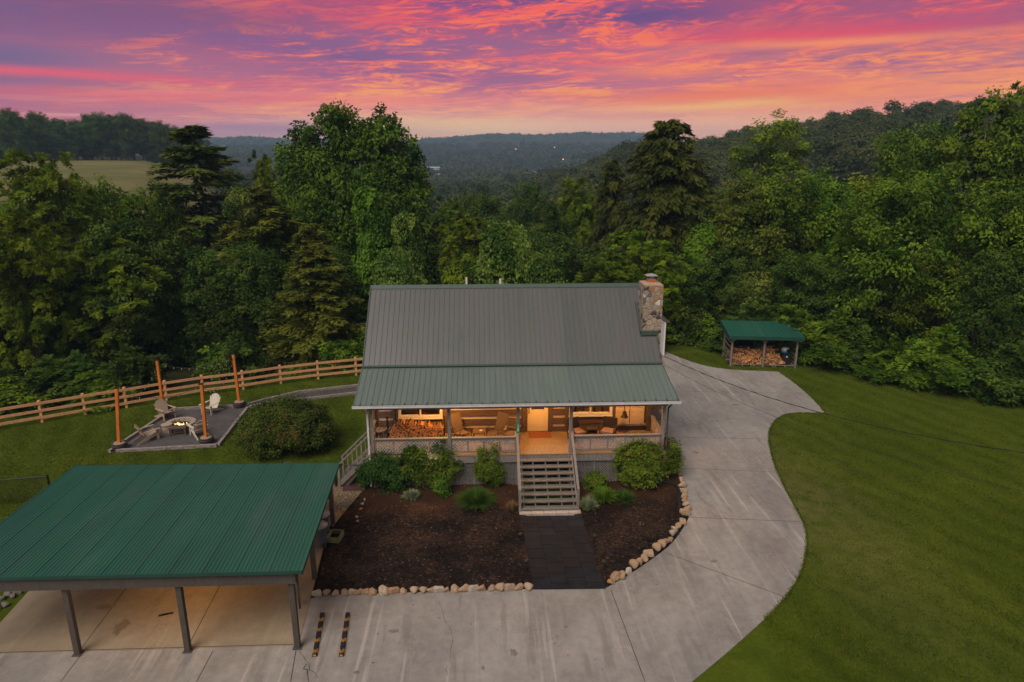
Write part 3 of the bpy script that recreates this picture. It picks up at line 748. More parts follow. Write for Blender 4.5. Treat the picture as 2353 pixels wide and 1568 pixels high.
railing(-4.58, -1.53, 26.55, n=4); railing(-1.39, 1.33, 26.55, n=4); railing(3.71, 7.47, 26.55, n=5)
railing(26.62, 28.66, 7.6, 'y', n=3); railing(27.55, 28.66, -4.88, 'y', n=2)
railing(26.62, 27.05, 1.36, 'y', n=1); railing(26.62, 27.05, 3.66, 'y', n=1)
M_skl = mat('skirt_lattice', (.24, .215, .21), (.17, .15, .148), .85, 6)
for a, b_, n in ((-4.58, -1.53, 3), (-1.39, 1.33, 3), (3.71, 7.47, 4)):
    for i in range(n):
        x0 = a + (b_ - a) * i / n; x1 = a + (b_ - a) * (i + 1) / n
        sk = MB(); sk.box(x0, x0 + .07, 26.5, 26.55, .0, 1.138); skp = sk.build('skirt_post', M_greywood, H)
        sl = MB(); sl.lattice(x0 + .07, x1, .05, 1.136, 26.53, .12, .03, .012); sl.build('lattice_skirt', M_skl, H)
sk = MB(); sk.box(7.4, 7.47, 26.5, 26.55, 0, 1.138); sk.build('skirt_post', M_greywood, H)
# front steps
ST = []
n_tr = 8; y_top, y_bot = 26.40, 24.20; run = (y_top - y_bot) / n_tr; rise = 1.5 / (n_tr + 1)
s0 = MB()
for x in (1.52, 1.99, 2.52, 3.05, 3.52):
    pts = [(x, y_top, -.0), (x, y_top, 1.5 - rise - .045)]
    z = 1.5 - rise - .045; y = y_top
    for k in range(n_tr):
        pts.append((x, y - run, z)); 
        z -= rise
        if k < n_tr - 1: pts.append((x, y - run, z))
        y -= run
    pts.append((x, y, 0.02)); pts.append((x, y + .25, .02)); pts.append((x, y_top - .25, 1.05))
    s0.prism(pts[:], (.045, 0, 0))
stp = s0.build('front_steps', M_greywood, H)
for k in range(n_tr):
    z = 1.5 - rise * (k + 1); y1 = y_top - run * k
    t_ = MB(); t_.box(1.42, 3.66, y1 - run - .02, y1 - run * .5 - .006, z - .04, z); t_.box(1.42, 3.66, y1 - run * .5 + .002, y1 - .006, z - .04, z - .001); t_.build('tread', M_tread, stp)
for x in (1.375, 3.675):
    hr = MB(); hr.bar((x, 26.62, 2.50), (x, 24.22, .98), .10, .045, (0, 0, 1)); hr.bar((x, 26.5, 2.3), (x, 24.25, .86), .04, .09, (0, 0, 1))
    hr.bar((x, 26.45, 1.35), (x, 24.2, -.08 + .12), .045, .22, (0, 0, 1))
    hr.build('handrail', M_greywood, stp)
    nw = MB(); nw.box(x - .05, x + .05, 24.20, 24.30, 0, .97); nw.build('newel_post', M_greywood, stp)
# side steps at the porch end
s0 = MB()
for y in (26.72, 27.44):
    pts = [(-4.96, y, 1.12), (-4.96, y, 1.5)]; z = 1.5; x = -4.96
    for k in range(6): z -= .214; pts.append((x, y, z)); x -= .2; pts.append((x, y, z))
    pts += [(x, y, 0), (x + .28, y, 0)]
    s0.prism(pts, (0, .05, 0))
ss_ = s0.build('side_steps', M_greywood, H)
for k in range(6):
    t_ = MB(); z = 1.5 - .214 * (k + 1); x = -4.96 - .2 * k; t_.box(x - .23, x - .0, 26.68, 27.54, z + .001, z + .04); t_.build('tread', M_tread, ss_)
for y in (26.66, 27.55):
    hr = MB(); hr.bar((-4.86, y, 2.36), (-6.22, y, 1.02), .09, .045)
    for k in range(1, 6):
        x = -4.96 - k * .2; zt = 2.36 - (-4.86 - x) * .985; hr.box(x - .018, x + .018, y - .018, y + .018, max(.1, zt - 1.05), zt - .02)
    hr.bar((-4.9, y, 1.42), (-6.16, y, .2), .04, .2)
    hr.build('handrail', M_greywood, ss_)
    nw = MB(); nw.box(-6.22, -6.13, y - .045, y + .045, 0, 1.02); nw.build('newel_post', M_greywood, ss_)
# door
dr = MB(); x0, x1, y = 1.965, 2.895, YW + .05
dr.box(x0, x1, y, y + .045, 1.52, 2.55)
dr.box(x0, x0 + .17, y, y + .045, 2.55, 3.56); dr.box(x1 - .17, x1, y, y + .045, 2.55, 3.56); dr.box(x0 + .17, x1 - .17, y, y + .045, 3.40, 3.56)
dr.box(x0 + .16, x1 - .16, y - .012, y - .001, 2.53, 2.57)
for a, b_, c0, c1 in ((x0 + .17, x1 - .17, 1.76, 1.775), (x0 + .17, x1 - .17, 2.36, 2.375), (x0 + .17, x0 + .185, 1.776, 2.359), (x1 - .185, x1 - .17, 1.776, 2.359)): dr.box(a, b_, y - .008, y - .0005, c0, c1)
dr.box(x0, x1, y - .01, y - .001, 1.52, 1.60)
door = dr.build('door', M_cream, H)
gl = MB(); gl.box(x0 + .171, x1 - .171, y + .018, y + .024, 2.555, 3.395); gl.build('door_glass', M_glass, door)
hd = MB(); hd.box(x0 + .035, x0 + .10, y - .03, y - .002, 2.83, 2.93); hd.box(x0 + .035, x0 + .095, y - .03, y - .002, 2.64, 2.74); hd.tube([(x0 + .065, y - .05, 2.64), (x0 + .065, y - .06, 2.52), (x0 + .065, y - .04, 2.42)], .014, 6); hd.box(x0 + .045, x0 + .085, y - .04, y - .002, 2.39, 2.45)
hd.build('door_handle', M_black, door)
mg = MB(); cx, cz = (x0 + x1) / 2, 2.72
for (dx, dz, dx2, dz2) in ((-.2, .0, .2, .0), (-.22, .1, -.05, .03), (.22, .1, .05, .03), (-.05, .03, 0, .13), (.05, .03, 0, .13)): mg.bar((cx + dx, y + .012, cz + dz), (cx + dx2, y + .012, cz + dz2), .012, .012)
mg.build('glass_leading', M_steel, door)
# windows
def window(x0, x1, z0, z1):
    f = MB(); y0, y1 = YW - .05, YW + .1; fw = .115
    f.box(x0, x1, y0, y1, z0, z0 + .13); f.box(x0, x1, y0, y1, z1 - .1, z1); f.box(x0, x0 + fw, y0, y1, z0 + .13, z1 - .1); f.box(x1 - fw, x1, y0, y1, z0 + .13, z1 - .1)
    f.box(x0 - .02, x1 + .02, y0 - .03, y0 - .001, z0 - .02, z0 + .03)
    wd = f.build('window', M_white, H)
    s = MB(); xm = (x0 + x1) / 2
    s.box(xm - .03, xm + .03, y0 + .04, y1 - .02, z0 + .131, z1 - .101)
    s.box(x0 + fw + .001, xm - .031, y0 + .07, y1 - .02, z0 + .131, z0 + .17); s.box(xm + .031, x1 - fw - .001, y0 + .07, y1 - .02, z0 + .131, z0 + .16)
    s.build('sash', M_white, wd)
    gl = MB(); gl.box(x0 + fw, xm - .03, y1 - .035, y1 - .03, z0 + .17, z1 - .1); gl.box(xm + .03, x1 - fw, y1 - .035, y1 - .03, z0 + .16, z1 - .1); gl.build('pane', M_glass, wd)
window(*OPEN[0]); window(*OPEN[2])
# two cream cupboard panels on a ledge
lg = MB(); lg.box(5.86, 7.36, YW - .12, YW + .02, 1.76, 1.84); lg.build('ledge', M_greywood, H)
lb = MB(); lb.box(5.95, 7.28, YW - .03, YW + .15, 1.5, 1.758); lb.build('ledge_base', M_log, H)
for a, b_ in ((5.965, 6.59), (6.635, 7.275)):
    c_ = MB(); c_.box(a, b_, YW - .05, YW + .04, 1.845, 3.55); cd = c_.build('cupboard_door', M_panel, H)
    k_ = MB(); mx = (a + b_) / 2
    for xa, xb, z in ((a + .06, mx - .12, 2.62), (mx + .12, b_ - .06, 2.62), (a + .06, a + .2, 2.40), (b_ - .2, b_ - .06, 2.40)): k_.box(xa, xb, YW - .054, YW - .049, z, z + .012)
    for s_ in (-1, 0, 1): k_.box(mx + s_ * .08 - .025, mx + s_ * .08 + .025, YW - .054, YW - .049, 2.63 + abs(s_) * .0, 2.665)
    k_.build('engraving', mat('engraved_line', (.20, .13, .08)), cd)
# chimney
cm = MB(); cx0, cx1, cy0, cy1 = 7.22, 8.08, 29.7, 30.85
cm.box(cx0, cx1, cy0, cy1, 4.6, 8.02)
cm.prism([(7.6, 29.32, -.1), (8.26, 29.32, -.1), (8.26, 29.32, 4.3), (7.6, 29.32, 4.3)], (0, 1.9, 0))
cm.prism([(7.6, 29.32, 4.302), (8.26, 29.32, 4.302), (8.1, 29.7, 5.0), (7.6, 29.7, 5.0)], (0, 1.5, 0))
ch = cm.build('chimney', M_stone, H)
k_ = MB(); k_.prism([(cx0 + .005, cy0 + .005, 8.021), (cx1 - .005, cy0 + .005, 8.021), (cx1 - .005, cy1 - .005, 8.021), (cx0 + .005, cy1 - .005, 8.021)], (0, 0, .04))
k_.add([(cx0 + .01, cy0 + .01, 8.062), (cx1 - .01, cy0 + .01, 8.062), (cx1 - .01, cy1 - .01, 8.062), (cx0 + .01, cy1 - .01, 8.062), (cx0 + .25, cy0 + .3, 8.12), (cx1 - .25, cy0 + .3, 8.12), (cx1 - .25, cy1 - .3, 8.12), (cx0 + .25, cy1 - .3, 8.12)], [(0, 1, 5, 4), (1, 2, 6, 5), (2, 3, 7, 6), (3, 0, 4, 7), (4, 5, 6, 7)])
k_.build('crown_wash', M_mortar, ch)
k_ = MB(); k_.box(7.46, 7.83, 30.1, 30.46, 8.1, 8.24); k_.build('flue', M_terra, ch)
k_ = MB(); k_.lathe([(.12, 8.242), (.12, 8.26), (.07, 8.27), (.07, 8.38), (.16, 8.40)], (7.645, 30.28, 0), 12); k_.add([(7.38, 30.02, 8.41), (7.91, 30.02, 8.41), (7.91, 30.54, 8.41), (7.38, 30.54, 8.41), (7.645, 30.28, 8.50)], [(3, 2, 1, 0), (0, 1, 4), (1, 2, 4), (2, 3, 4), (3, 0, 4)]); k_.box(7.46, 7.83, 30.1, 30.46, 8.241, 8.245)
k_.build('chimney_cap', M_steel, ch)
k_ = MB(); sl_ = lambda y: EZ + (y - EY) * bm_sl
k_.bar((7.15, 29.62, sl_(29.62) + .1), (7.15, 30.95, sl_(30.95) + .1), .06, .2, (0, -.65, .75)); k_.bar((7.12, 29.62, sl_(29.62) + .14), (7.9, 29.62, sl_(29.62) + .14), .12, .2, (0, 0, 1)); k_.build('flashing', M_ridge, mr)
for (px, py, Y, r) in ((1072, 638, 32.6, .05), (1150, 641, 32.6, .062)):
    p_ = atY(px, py, Y); k_ = MB(); k_.lathe([(r, RZ - .8), (r, p_.z), (r * .8, p_.z)], (p_.x, Y, 0), 10); k_.build('vent_pipe', M_pvc, H)
# rooms seen through the panes
rm = MB(); rm.box(XL + .2, XR - .2, YW + .25, 34.8, 1.44, 1.5); ir = rm.build('room_floor', mat('room_floor', (.28, .17, .08), (.2, .12, .055), .5, 3, (8, 1, 1)), H)
rm = MB(); rm.box(XL + .2, XR - .2, 33.4, 33.5, 1.5, 4.4); rm.box(.9, 1.0, YW + .25, 33.4, 1.5, 4.4); rm.box(XL + .2, XR - .2, YW + .25, 33.4, 4.2, 4.25); rm.build('room_wall', mat('room_wall', (.34, .22, .11), (.26, .16, .08)), H)
M_glow = emis('lamp_glow', (1, .55, .18, 1), 14)
for i, (x, y, z) in enumerate(((-1.6, 27.7, 4.12), (2.42, 27.7, 4.12), (6.2, 27.9, 4.2))):
    k_ = MB(); k_.lathe([(.11, z - .09), (.13, z - .03), (.13, z)], (x, y, 0), 16); lmp = k_.build('porch_lamp', M_glow, H)
    pl = bpy.data.lights.new('porch_light', 'POINT'); pl.energy = (380, 240, 200)[i]; pl.color = (1, .44, .085); pl.shadow_soft_size = .12
    po = bpy.data.objects.new('porch_light', pl); COL.objects.link(po); po.location = (x, y, z - .16)
for x, e in ((4.8, 90), (-3, 6), (2.4, 35)):
    pl = bpy.data.lights.new('room_light', 'POINT'); pl.energy = e; pl.color = (1, .52, .16); pl.shadow_soft_size = .15
    po = bpy.data.objects.new('room_light', pl); COL.objects.link(po); po.location = (x, 31.2, 3.9)

# ------------------------------------------------------------------ house number sign
def digits(txt, loc, size, parent, m_, rot=(pi / 2, 0, 0)):
    cu = bpy.data.curves.new('digit', 'FONT'); cu.body = txt; cu.size = size; cu.align_x = 'CENTER'; cu.align_y = 'CENTER'; cu.extrude = .002
    tmp = bpy.data.objects.new('digit', cu); COL.objects.link(tmp)
    me = bpy.data.meshes.new_from_object(tmp.evaluated_get(bpy.context.evaluated_depsgraph_get()))
    bpy.data.objects.remove(tmp); me.materials.clear(); me.materials.append(m_)
    o = link_mesh('digit', me, parent, False); o.location = loc; o.rotation_euler = rot
    return o
sg = MB(); zc = 2.70
pts = []
for cx_, cz_, a0 in ((.065, .22, 0), (-.065, .22, 90), (-.065, -.22, 180), (.065, -.22, 270)):
    for k in range(5): a = radians(a0 + k * 22.5); pts.append((cx_ * .65 + .028 * cos(a), 0, cz_ + .028 * sin(a)))
sg.prism(pts, (0, .006, 0))
so = sg.mesh('house_number_sign', mat('sign_green', (.0, .20, .085), (.0, .17, .07), .4, 3))
so = link_mesh('house_number_sign', so); so.location = (1.41, 26.476, zc)
tag(so, 'green vertical sign reading 120 on the porch post by the steps', 'sign')
M_sw = mat('sign_white', (.85, .85, .85), (.8, .8, .8), .4)
for ch_, dz in (('1', .13), ('2', 0.0), ('0', -.13)): digits(ch_, (0, -.003, dz), .15, so, M_sw)

# ------------------------------------------------------------------ firewood
M_bark = mat('bark_side', (.17, .10, .06), (.09, .055, .035), .9, 5, (1, 8, 8) if False else (6, 1, 6), bump=.4)
M_split = mat('split_face', (.54, .235, .085), (.34, .145, .055), .85, 4, (6, .8, 6), bump=.3)
M_end = mat('end_grain', (.70, .33, .125), (.46, .20, .075), .85, 9)
def log_mesh(seed, kind):
    r = random.Random(seed); n = 9; R = .085; pts = []
    if kind == 'round': pts = [(cos(2 * pi * k / n) * R * r.uniform(.88, 1.05), sin(2 * pi * k / n) * R * r.uniform(.88, 1.05), 1) for k in range(n)]
    elif kind == 'half': pts = [(cos(pi * k / 6) * R * 1.2, sin(pi * k / 6) * R * 1.0 - .03, 1) for k in range(7)]
    else: pts = [(-.03 + r.uniform(-.01, .01), -.085, 0)] + [(cos(radians(30 + 100 * k / 4)) * .10 * r.uniform(.85, 1.05), sin(radians(30 + 100 * k / 4)) * .10 * r.uniform(.85, 1.05), 1) for k in range(5)]
    b_ = MB(); Lg = .42; n = len(pts)
    b_.v = [(p[0], 0, p[1]) for p in pts] + [(p[0] * .97, Lg, p[1] * .97) for p in pts]
    b_.f = [tuple(range(n)), tuple(range(2 * n - 1, n - 1, -1))] + [(i + n, (i + 1) % n + n, (i + 1) % n, i) for i in range(n)]
    b_.mi = [0, 0] + [1 if pts[i][2] and pts[(i + 1) % n][2] and not (kind == 'half' and i == n - 1) else 2 for i in range(n)]
    b_.sm = [False] * len(b_.f)
    return b_.mesh('firewood_log', [M_end, M_bark, M_split])
LOGM = [log_mesh(1, 'round'), log_mesh(2, 'half'), log_mesh(3, 'split'), log_mesh(4, 'split'), log_mesh(5, 'split')]
def put_log(loc, rot, sc, label, group):
    o = bpy.data.objects.new('firewood_log', random.choice(LOGM)); COL.objects.link(o)
    o.location = loc; o.rotation_euler = rot; o.scale = (sc, random.uniform(.92, 1.05), sc)
    return tag(o, label, 'firewood', group)
rk = empty('firewood_rack', (-3.0, 28.3, 1.5), 0, 'black metal firewood rack under the unlit window on the porch', 'rack')
for x in (-4.26, -1.78):
    k_ = MB(); k_.box(x - .02, x + .02, 28.08, 28.12, 1.5, 2.62 if x < -3 else 2.2); k_.box(x - .02, x + .02, 28.42, 28.46, 1.5, 2.5); k_.box(x - .02, x + .02, 28.12, 28.42, 1.56, 1.6); k_.build('upright', M_black, rk)
k_ = MB(); k_.box(-4.24, -1.8, 28.08, 28.12, 1.56, 1.60); k_.box(-4.24, -1.8, 28.42, 28.46, 1.56, 1.60); k_.build('rail', M_black, rk)
rr = random.Random(11); z = 1.675; row = 0
def porch_top(x): return np.interp(x, [-4.24, -3.9, -3.6, -3.3, -2.7, -2.2, -1.8], [2.02, 2.28, 2.40, 2.33, 2.26, 2.14, 2.1])
while z < 2.42:
    x = -4.17 + (row % 2) * .065
    while x < -1.83:
        if z < porch_top(x): put_log((x + rr.uniform(-.02, .02), 28.06 + rr.uniform(0, .05), z + rr.uniform(-.012, .012)), (rr.uniform(-.04, .04), rr.uniform(0, 6.28), rr.uniform(-.08, .08)), rr.uniform(.72, .98), 'split firewood log in the stack on the porch rack', 'firewood logs stacked on the porch')
        x += rr.uniform(.115, .145)
    z += .105; row += 1
k_ = MB(); k_.prism([(-4.2, 28.12, 1.61), (-1.83, 28.12, 1.61), (-1.83, 28.12, 2.02), (-2.7, 28.12, 2.16), (-3.6, 28.12, 2.3), (-4.2, 28.12, 1.95)], (0, .3, 0))
tag(k_.build('firewood', M_bark), 'firewood packed behind the front row of the porch stack', kind='stuff')

# ------------------------------------------------------------------ porch furniture
M_sling = mat('tan_sling', (.15, .105, .07), (.115, .082, .055), .7, 30)
M_dframe = mat('bronze_frame', (.05, .035, .025), (.035, .025, .018), .5, 6)
def sling_chair():
    r = empty('patio_chair')
    k_ = MB(); k_.add([(-.27, -.28, .42), (.27, -.28, .42), (.27, .24, .36), (-.27, .24, .36), (-.27, -.28, .40), (.27, -.28, .40), (.27, .24, .34), (-.27, .24, .34)], [(0, 1, 2, 3), (7, 6, 5, 4), (0, 4, 5, 1), (1, 5, 6, 2), (2, 6, 7, 3), (3, 7, 4, 0)]); k_.build('seat', M_sling, r)
    k_ = MB(); k_.bar((0, .25, .37), (0, .55, 1.12), .54, .025, (0, 1, 0)); k_.build('backrest', M_sling, r)
    for s_ in (-1, 1):
        k_ = MB(); k_.tube([(s_ * .3, -.3, 0), (s_ * .3, -.27, .60), (s_ * .3, .0, .63), (s_ * .3, .33, .60), (s_ * .3, .38, .66)], .016, 6); k_.build('armrest', M_dframe, r)
        k_ = MB(); k_.tube([(s_ * .29, .12, .35), (s_ * .29, .36, 0)], .016, 6); k_.tube([(s_ * .28, -.29, .41), (s_ * .28, .24, .35), (s_ * .28, .56, 1.14)], .015, 6); k_.build('side_frame', M_dframe, r)
    return r
PC = sling_chair()
def place(r, x, y, z, rz, label, cat, group=None, first=False, sc=1):
    o = r if first else copy_tree(r)
    o.location = (x, y, z); o.rotation_euler = (0, 0, rz); o.scale = (sc,) * 3
    return tag(o, label, cat, group)
place(PC, -.98, 27.95, 1.5, radians(38), 'tan sling porch chair just right of the stacked firewood', 'chair', 'tan sling chairs on the porch', True)
place(PC, .52, 27.95, 1.5, radians(-38), 'tan sling porch chair beside the wooden rocking chair', 'chair', 'tan sling chairs on the porch')
r = empty('side_table', (-.22, 27.95, 1.5), 0, 'square brown patio table between the two tan sling chairs', 'table')
k_ = MB(); k_.box(-.49, .05, 27.68, 28.2, 1.93, 1.97); k_.build('tabletop', M_dframe if False else mat('brown_top', (.16, .105, .06), (.12, .08, .045), .5), r)
for x in (-.46, .02):
    for y in (27.71, 28.17): k_ = MB(); k_.box(x - .02, x + .02, y - .02, y + .02, 1.5, 1.929); k_.build('leg', M_dframe, r)
k_ = MB(); k_.lathe([(.05, 0), (.075, .03), (.07, .035), (.04, .012)], (-.15, 27.9, 1.971), 12); tag(k_.build('ashtray', M_white), 'small pale dish on the square porch table', 'dish')
M_rock = mat('rocker_wood', (.24, .165, .10), (.17, .115, .07), .7, 5, (1, 1, 6))
r = empty('rocking_chair', (1.22, 27.75, 1.5), radians(-12), 'slatted wooden rocking chair behind the porch post with the number sign', 'chair')
for s_ in (-1, 1):
    k_ = MB(); k_.tube([(s_ * .26, -.42 + .1 * i, .03 + .0045 * (i - 4.2) ** 2) for i in range(10)], .022, 6); k_.build('rocker', M_rock, r, False)
    k_ = MB(); k_.bar((s_ * .26, .2, .08), (s_ * .25, .36, 1.15), .045, .045); k_.build('back_post', M_rock, r, False)
    k_ = MB(); k_.box(s_ * .27 - .02, s_ * .27 + .02, -.27, -.23, .07, .64); k_.build('leg', M_rock, r, False)
    k_ = MB(); k_.box(s_ * .28 - .045, s_ * .28 + .045, -.32, .22, .642, .665); k_.build('armrest', M_rock, r, False)
k_ = MB()
for i in range(7): k_.box(-.25, .25, -.27 + i * .072, -.21 + i * .072, .40, .42)
k_.build('seat', M_rock, r, False)
k_ = MB()
for i in range(6): zz = .52 + i * .11; k_.bar((-.235, .25 + (zz - .4) * .155, zz), (.235, .25 + (zz - .4) * .155, zz), .02, .075)
k_.build('backrest', M_rock, r, False)
M_wick = mat('dark_wicker', (.045, .028, .022), (.022, .014, .012), .6, 60, bump=.4)
M_cush = mat('mauve_cushion', (.28, .18, .16), (.23, .15, .13), .85, 9)
def wicker():
    r = empty('wicker_chair')
    k_ = MB(); k_.box(-.3, .3, -.3, .3, .12, .34); k_.build('seat_base', M_wick, r)
    k_ = MB(); k_.bar((0, .29, .3), (0, .38, .9), .62, .06, (0, 1, 0)); k_.build('backrest', M_wick, r)
    k_ = MB(); k_.prism([(-.27, -.29, .342), (.27, -.29, .342), (.27, .25, .342), (-.27, .25, .342)], (0, 0, .10)); k_.build('cushion', M_cush, r)
    for s_ in (-1, 1):
        k_ = MB(); k_.tube([(s_ * .31, -.3, .0), (s_ * .31, -.3, .55), (s_ * .31, -.24, .61), (s_ * .31, .3, .60)], .022, 6); k_.build('armrest', M_wick, r)
        k_ = MB(); k_.box(s_ * .28 - .02, s_ * .28 + .02, .24, .28, 0, .119); k_.build('leg', M_wick, r)
    return r
WC = wicker()
place(WC, 4.08, 27.85, 1.5, radians(25), 'dark wicker porch chair with mauve cushion nearest the front door', 'chair', 'dark wicker chairs on the porch', True)
place(WC, 5.48, 27.85, 1.5, radians(-25), 'dark wicker porch chair with mauve cushion nearest the cream panels', 'chair', 'dark wicker chairs on the porch')
r = empty('wicker_table', (4.78, 28.0, 1.5), 0, 'dark square wicker table between the wicker chairs', 'table')
k_ = MB(); k_.box(4.55, 5.01, 27.78, 28.22, 1.95, 1.99); k_.build('tabletop', M_wick, r)
k_ = MB(); k_.box(4.58, 4.64, 27.8, 28.2, 1.5, 1.949); k_.box(4.92, 4.98, 27.8, 28.2, 1.5, 1.949); k_.box(4.641, 4.919, 28.16, 28.2, 1.5, 1.949); k_.build('base', M_wick, r)
k_ = MB(); k_.lathe([(.10, 0), (.13, .24), (.135, .25), (.11, .25)], (4.78, 27.85, 1.501), 14); tag(k_.build('clay_pot', M_terra), 'small clay pot tucked under the wicker table', 'pot')
k_ = MB(); k_.prism([(2.0, 28.1, 1.501), (3.0, 28.1, 1.501), (3.0, 28.72, 1.501), (2.0, 28.72, 1.501)], (0, 0, .014)); tag(k_.build('doormat', mat('rust_mat', (.26, .085, .03), (.19, .06, .02), .95, 40, bump=.4)), 'rust coloured doormat in front of the cream door', 'doormat')
r = empty('bell', (6.30, 28.45, 3.0), 0, 'black bell hanging from a chain before the cream panels', 'bell')
k_ = MB(); k_.lathe([(.045, .30), (.07, .28), (.10, .17), (.15, .05), (.20, 0), (.185, 0), (.09, .15), (.0, .22)], (6.30, 28.45, 2.28), 4); k_.build('bell_body', M_black, r)
k_ = MB(); k_.tube([(6.30, 28.45, 2.57), (6.30, 28.45, 4.2)], .012, 6); k_.build('chain', M_black, r)
k_ = MB(); k_.tube([(1.2 + .19 * cos(a), 28.72, 3.28 + .19 * sin(a)) for a in np.linspace(0, 2 * pi, 17)], .045, 7); tag(k_.build('wreath', mat('dry_wreath', (.15, .10, .05), (.08, .055, .03), .9, 20, bump=.8)), 'brown twig wreath on the log wall beside the door', 'wreath')
r = empty('plant_stand', (-4.55, 27.9, 1.5), 0, 'small grey stand near the porch end by the firewood', 'table')
k_ = MB(); k_.lathe([(.25, 2.06), (.25, 2.10)], (-4.56, 27.95, 0), 18); k_.build('tabletop', M_greywood, r)
for a in (0, 2.1, 4.2): k_ = MB(); k_.bar((-4.56 + .1 * cos(a), 27.95 + .1 * sin(a), 2.059), (-4.56 + .2 * cos(a), 27.95 + .2 * sin(a), 1.5), .03, .03); k_.build('leg', M_greywood, r)
r = empty('candle_lantern', (-4.56, 27.9, 2.1), 0, 'brass candle ornament standing on the small grey stand', 'lantern')
k_ = MB(); k_.lathe([(.07, 2.101), (.07, 2.12), (.02, 2.14), (.02, 2.42), (.05, 2.44)], (-4.56, 27.93, 0), 10)
for s_ in (-1, 1): k_.tube([(-4.56, 27.93, 2.2), (-4.56 + s_ * .1, 27.93, 2.2), (-4.56 + s_ * .12, 27.93, 2.33)], .014, 6)
k_.build('candle_arms', mat('brass', (.40, .24, .10), (.3, .18, .07), .4, 6, metallic=.6), r)
# indoors, seen through the lit pane
r = empty('dining_table', (5.0, 30.4, 1.5), .35, 'wooden dining table inside behind the lit window', 'table')
M_din = mat('dining_wood', (.30, .16, .06), (.22, .11, .04), .45, 4, (1, 8, 8))
k_ = MB(); k_.box(-.6, .6, -.45, .45, .72, .76); k_.build('tabletop', M_din, r, False)
for x in (-.52, .52):
    for y in (-.38, .38): k_ = MB(); k_.box(x - .04, x + .04, y - .04, y + .04, 0, .719); k_.build('leg', M_din, r, False)
r = empty('dining_chair', (4.55, 29.6, 1.5), 2.6, 'wooden ladder back chair at the dining table indoors', 'chair')
k_ = MB(); k_.box(-.22, .22, -.22, .22, .43, .46); k_.build('seat', M_din, r, False)
k_ = MB()
for i in range(5): k_.box(-.18 + i * .08, -.14 + i * .08, .19, .21, .461, .95)
k_.box(-.22, .22, .185, .215, .951, 1.02); k_.build('backrest', M_din, r, False)
for x in (-.19, .19):
    for y in (-.19, .19): k_ = MB(); k_.box(x - .02, x + .02, y - .02, y + .02, 0, .429); k_.build('leg', M_din, r, False)

# ------------------------------------------------------------------ carport
cp = empty('carport', (-10, 20, 0), 0, 'open carport with green metal roof and dark posts', 'carport')
FR, BR, BL, FL = Vector((-5.05, 16.58, 2.72)), Vector((-5.57, 24.2, 2.32)), Vector((-15.5, 24.4, 2.32)), Vector((-15.0, 16.64, 2.72))
cr = MB(); cr.prism([FL, FR, BR, BL], (0, 0, -.06))
n_ = 88
for i in range(n_ + 1):
    u = i / n_; a = FL.lerp(FR, u); b_ = BL.lerp(BR, u); big = (i % 8 == 0)
    cr.bar(a + Vector((0, .01, .008)), b_ + Vector((0, -.01, .008)), .045 if big else .022, .026 if big else .009)
cr.build('roof', M_roofgreen, cp)
k_ = MB(); up = Vector((0, 0, 1))
k_.bar(FL + Vector((0, -.012, -.03)), FR + Vector((.012, -.012, -.03)), .022, .10); k_.bar(FR + Vector((.01, 0, -.05)), BR + Vector((.01, 0, -.05)), .02, .12); k_.bar(BL + Vector((0, .012, -.05)), BR + Vector((0, .012, -.05)), .02, .12)
k_.build('fascia', M_trimgreen, cp)
M_cpost = mat('carport_brown', (.085, .068, .06), (.06, .048, .043), .7, 4, (4, 4, 1))
k_ = MB(); k_.box(-15.0, -5.28, 16.70, 16.94, 2.24, 2.62); k_.build('beam', M_cpost, cp)
k_ = MB(); k_.box(-15.1, -5.7, 23.6, 23.74, 1.95, 2.22); k_.build('beam', M_cpost, cp)
k_ = MB()
for i in range(11): x = -14.9 + i * .94; k_.bar((x, 16.96, 2.58), (x - .1, 24.1, 2.21), .05, .11)
k_.build('rafter', M_cpost, cp)
for i, x in enumerate((-5.45, -8.55, -11.62, -14.75)):
    k_ = MB(); k_.box(x - .075, x + .075, 16.80, 16.95, .0, 2.239); k_.box(x - .12, x + .12, 16.75, 17.0, .03, .05); k_.build('post', M_cpost, cp)
    k_ = MB(); k_.box(x - .52 if i else x - .47, x - .37 if i else x - .32, 23.59, 23.75, .0, 1.949); k_.build('post', M_cpost, cp)
k_ = MB(); k_.box(-5.80, -5.66, 20.1, 20.24, .0, 2.42); k_.build('post', M_cpost, cp)
k_ = MB(); k_.bar((-5.25, 16.8, 2.5), (-5.33, 17.05, 1.2), .05, .05, (0, 1, 0)); k_.build('downspout', M_cpost, cp)
k_ = MB(); k_.lathe([(.09, 2.36), (.11, 2.42), (.11, 2.49)], (-9.4, 19.4, 0), 14); k_.build('ceiling_lamp', M_glow, cp)
pl = bpy.data.lights.new('carport_light', 'POINT'); pl.energy = 125; pl.color = (1, .50, .16); pl.shadow_soft_size = .2
po = bpy.data.objects.new('carport_light', pl); COL.objects.link(po); po.location = (-9.4, 19.4, 2.26)
# bits on the slab
k_ = MB(); c_ = at(368, 1418, .031)
for a, w_ in ((.5, .07), (.9, .05)): k_.bar(c_ + Vector((a * .3 - .22, a * .1, .012)), c_ + Vector((a * .3 + .05, a * .1 + .09, .012)), w_, .015)
tag(k_.build('wood_scrap', M_black2), 'dark scrap lying on the carport slab', 'scrap')

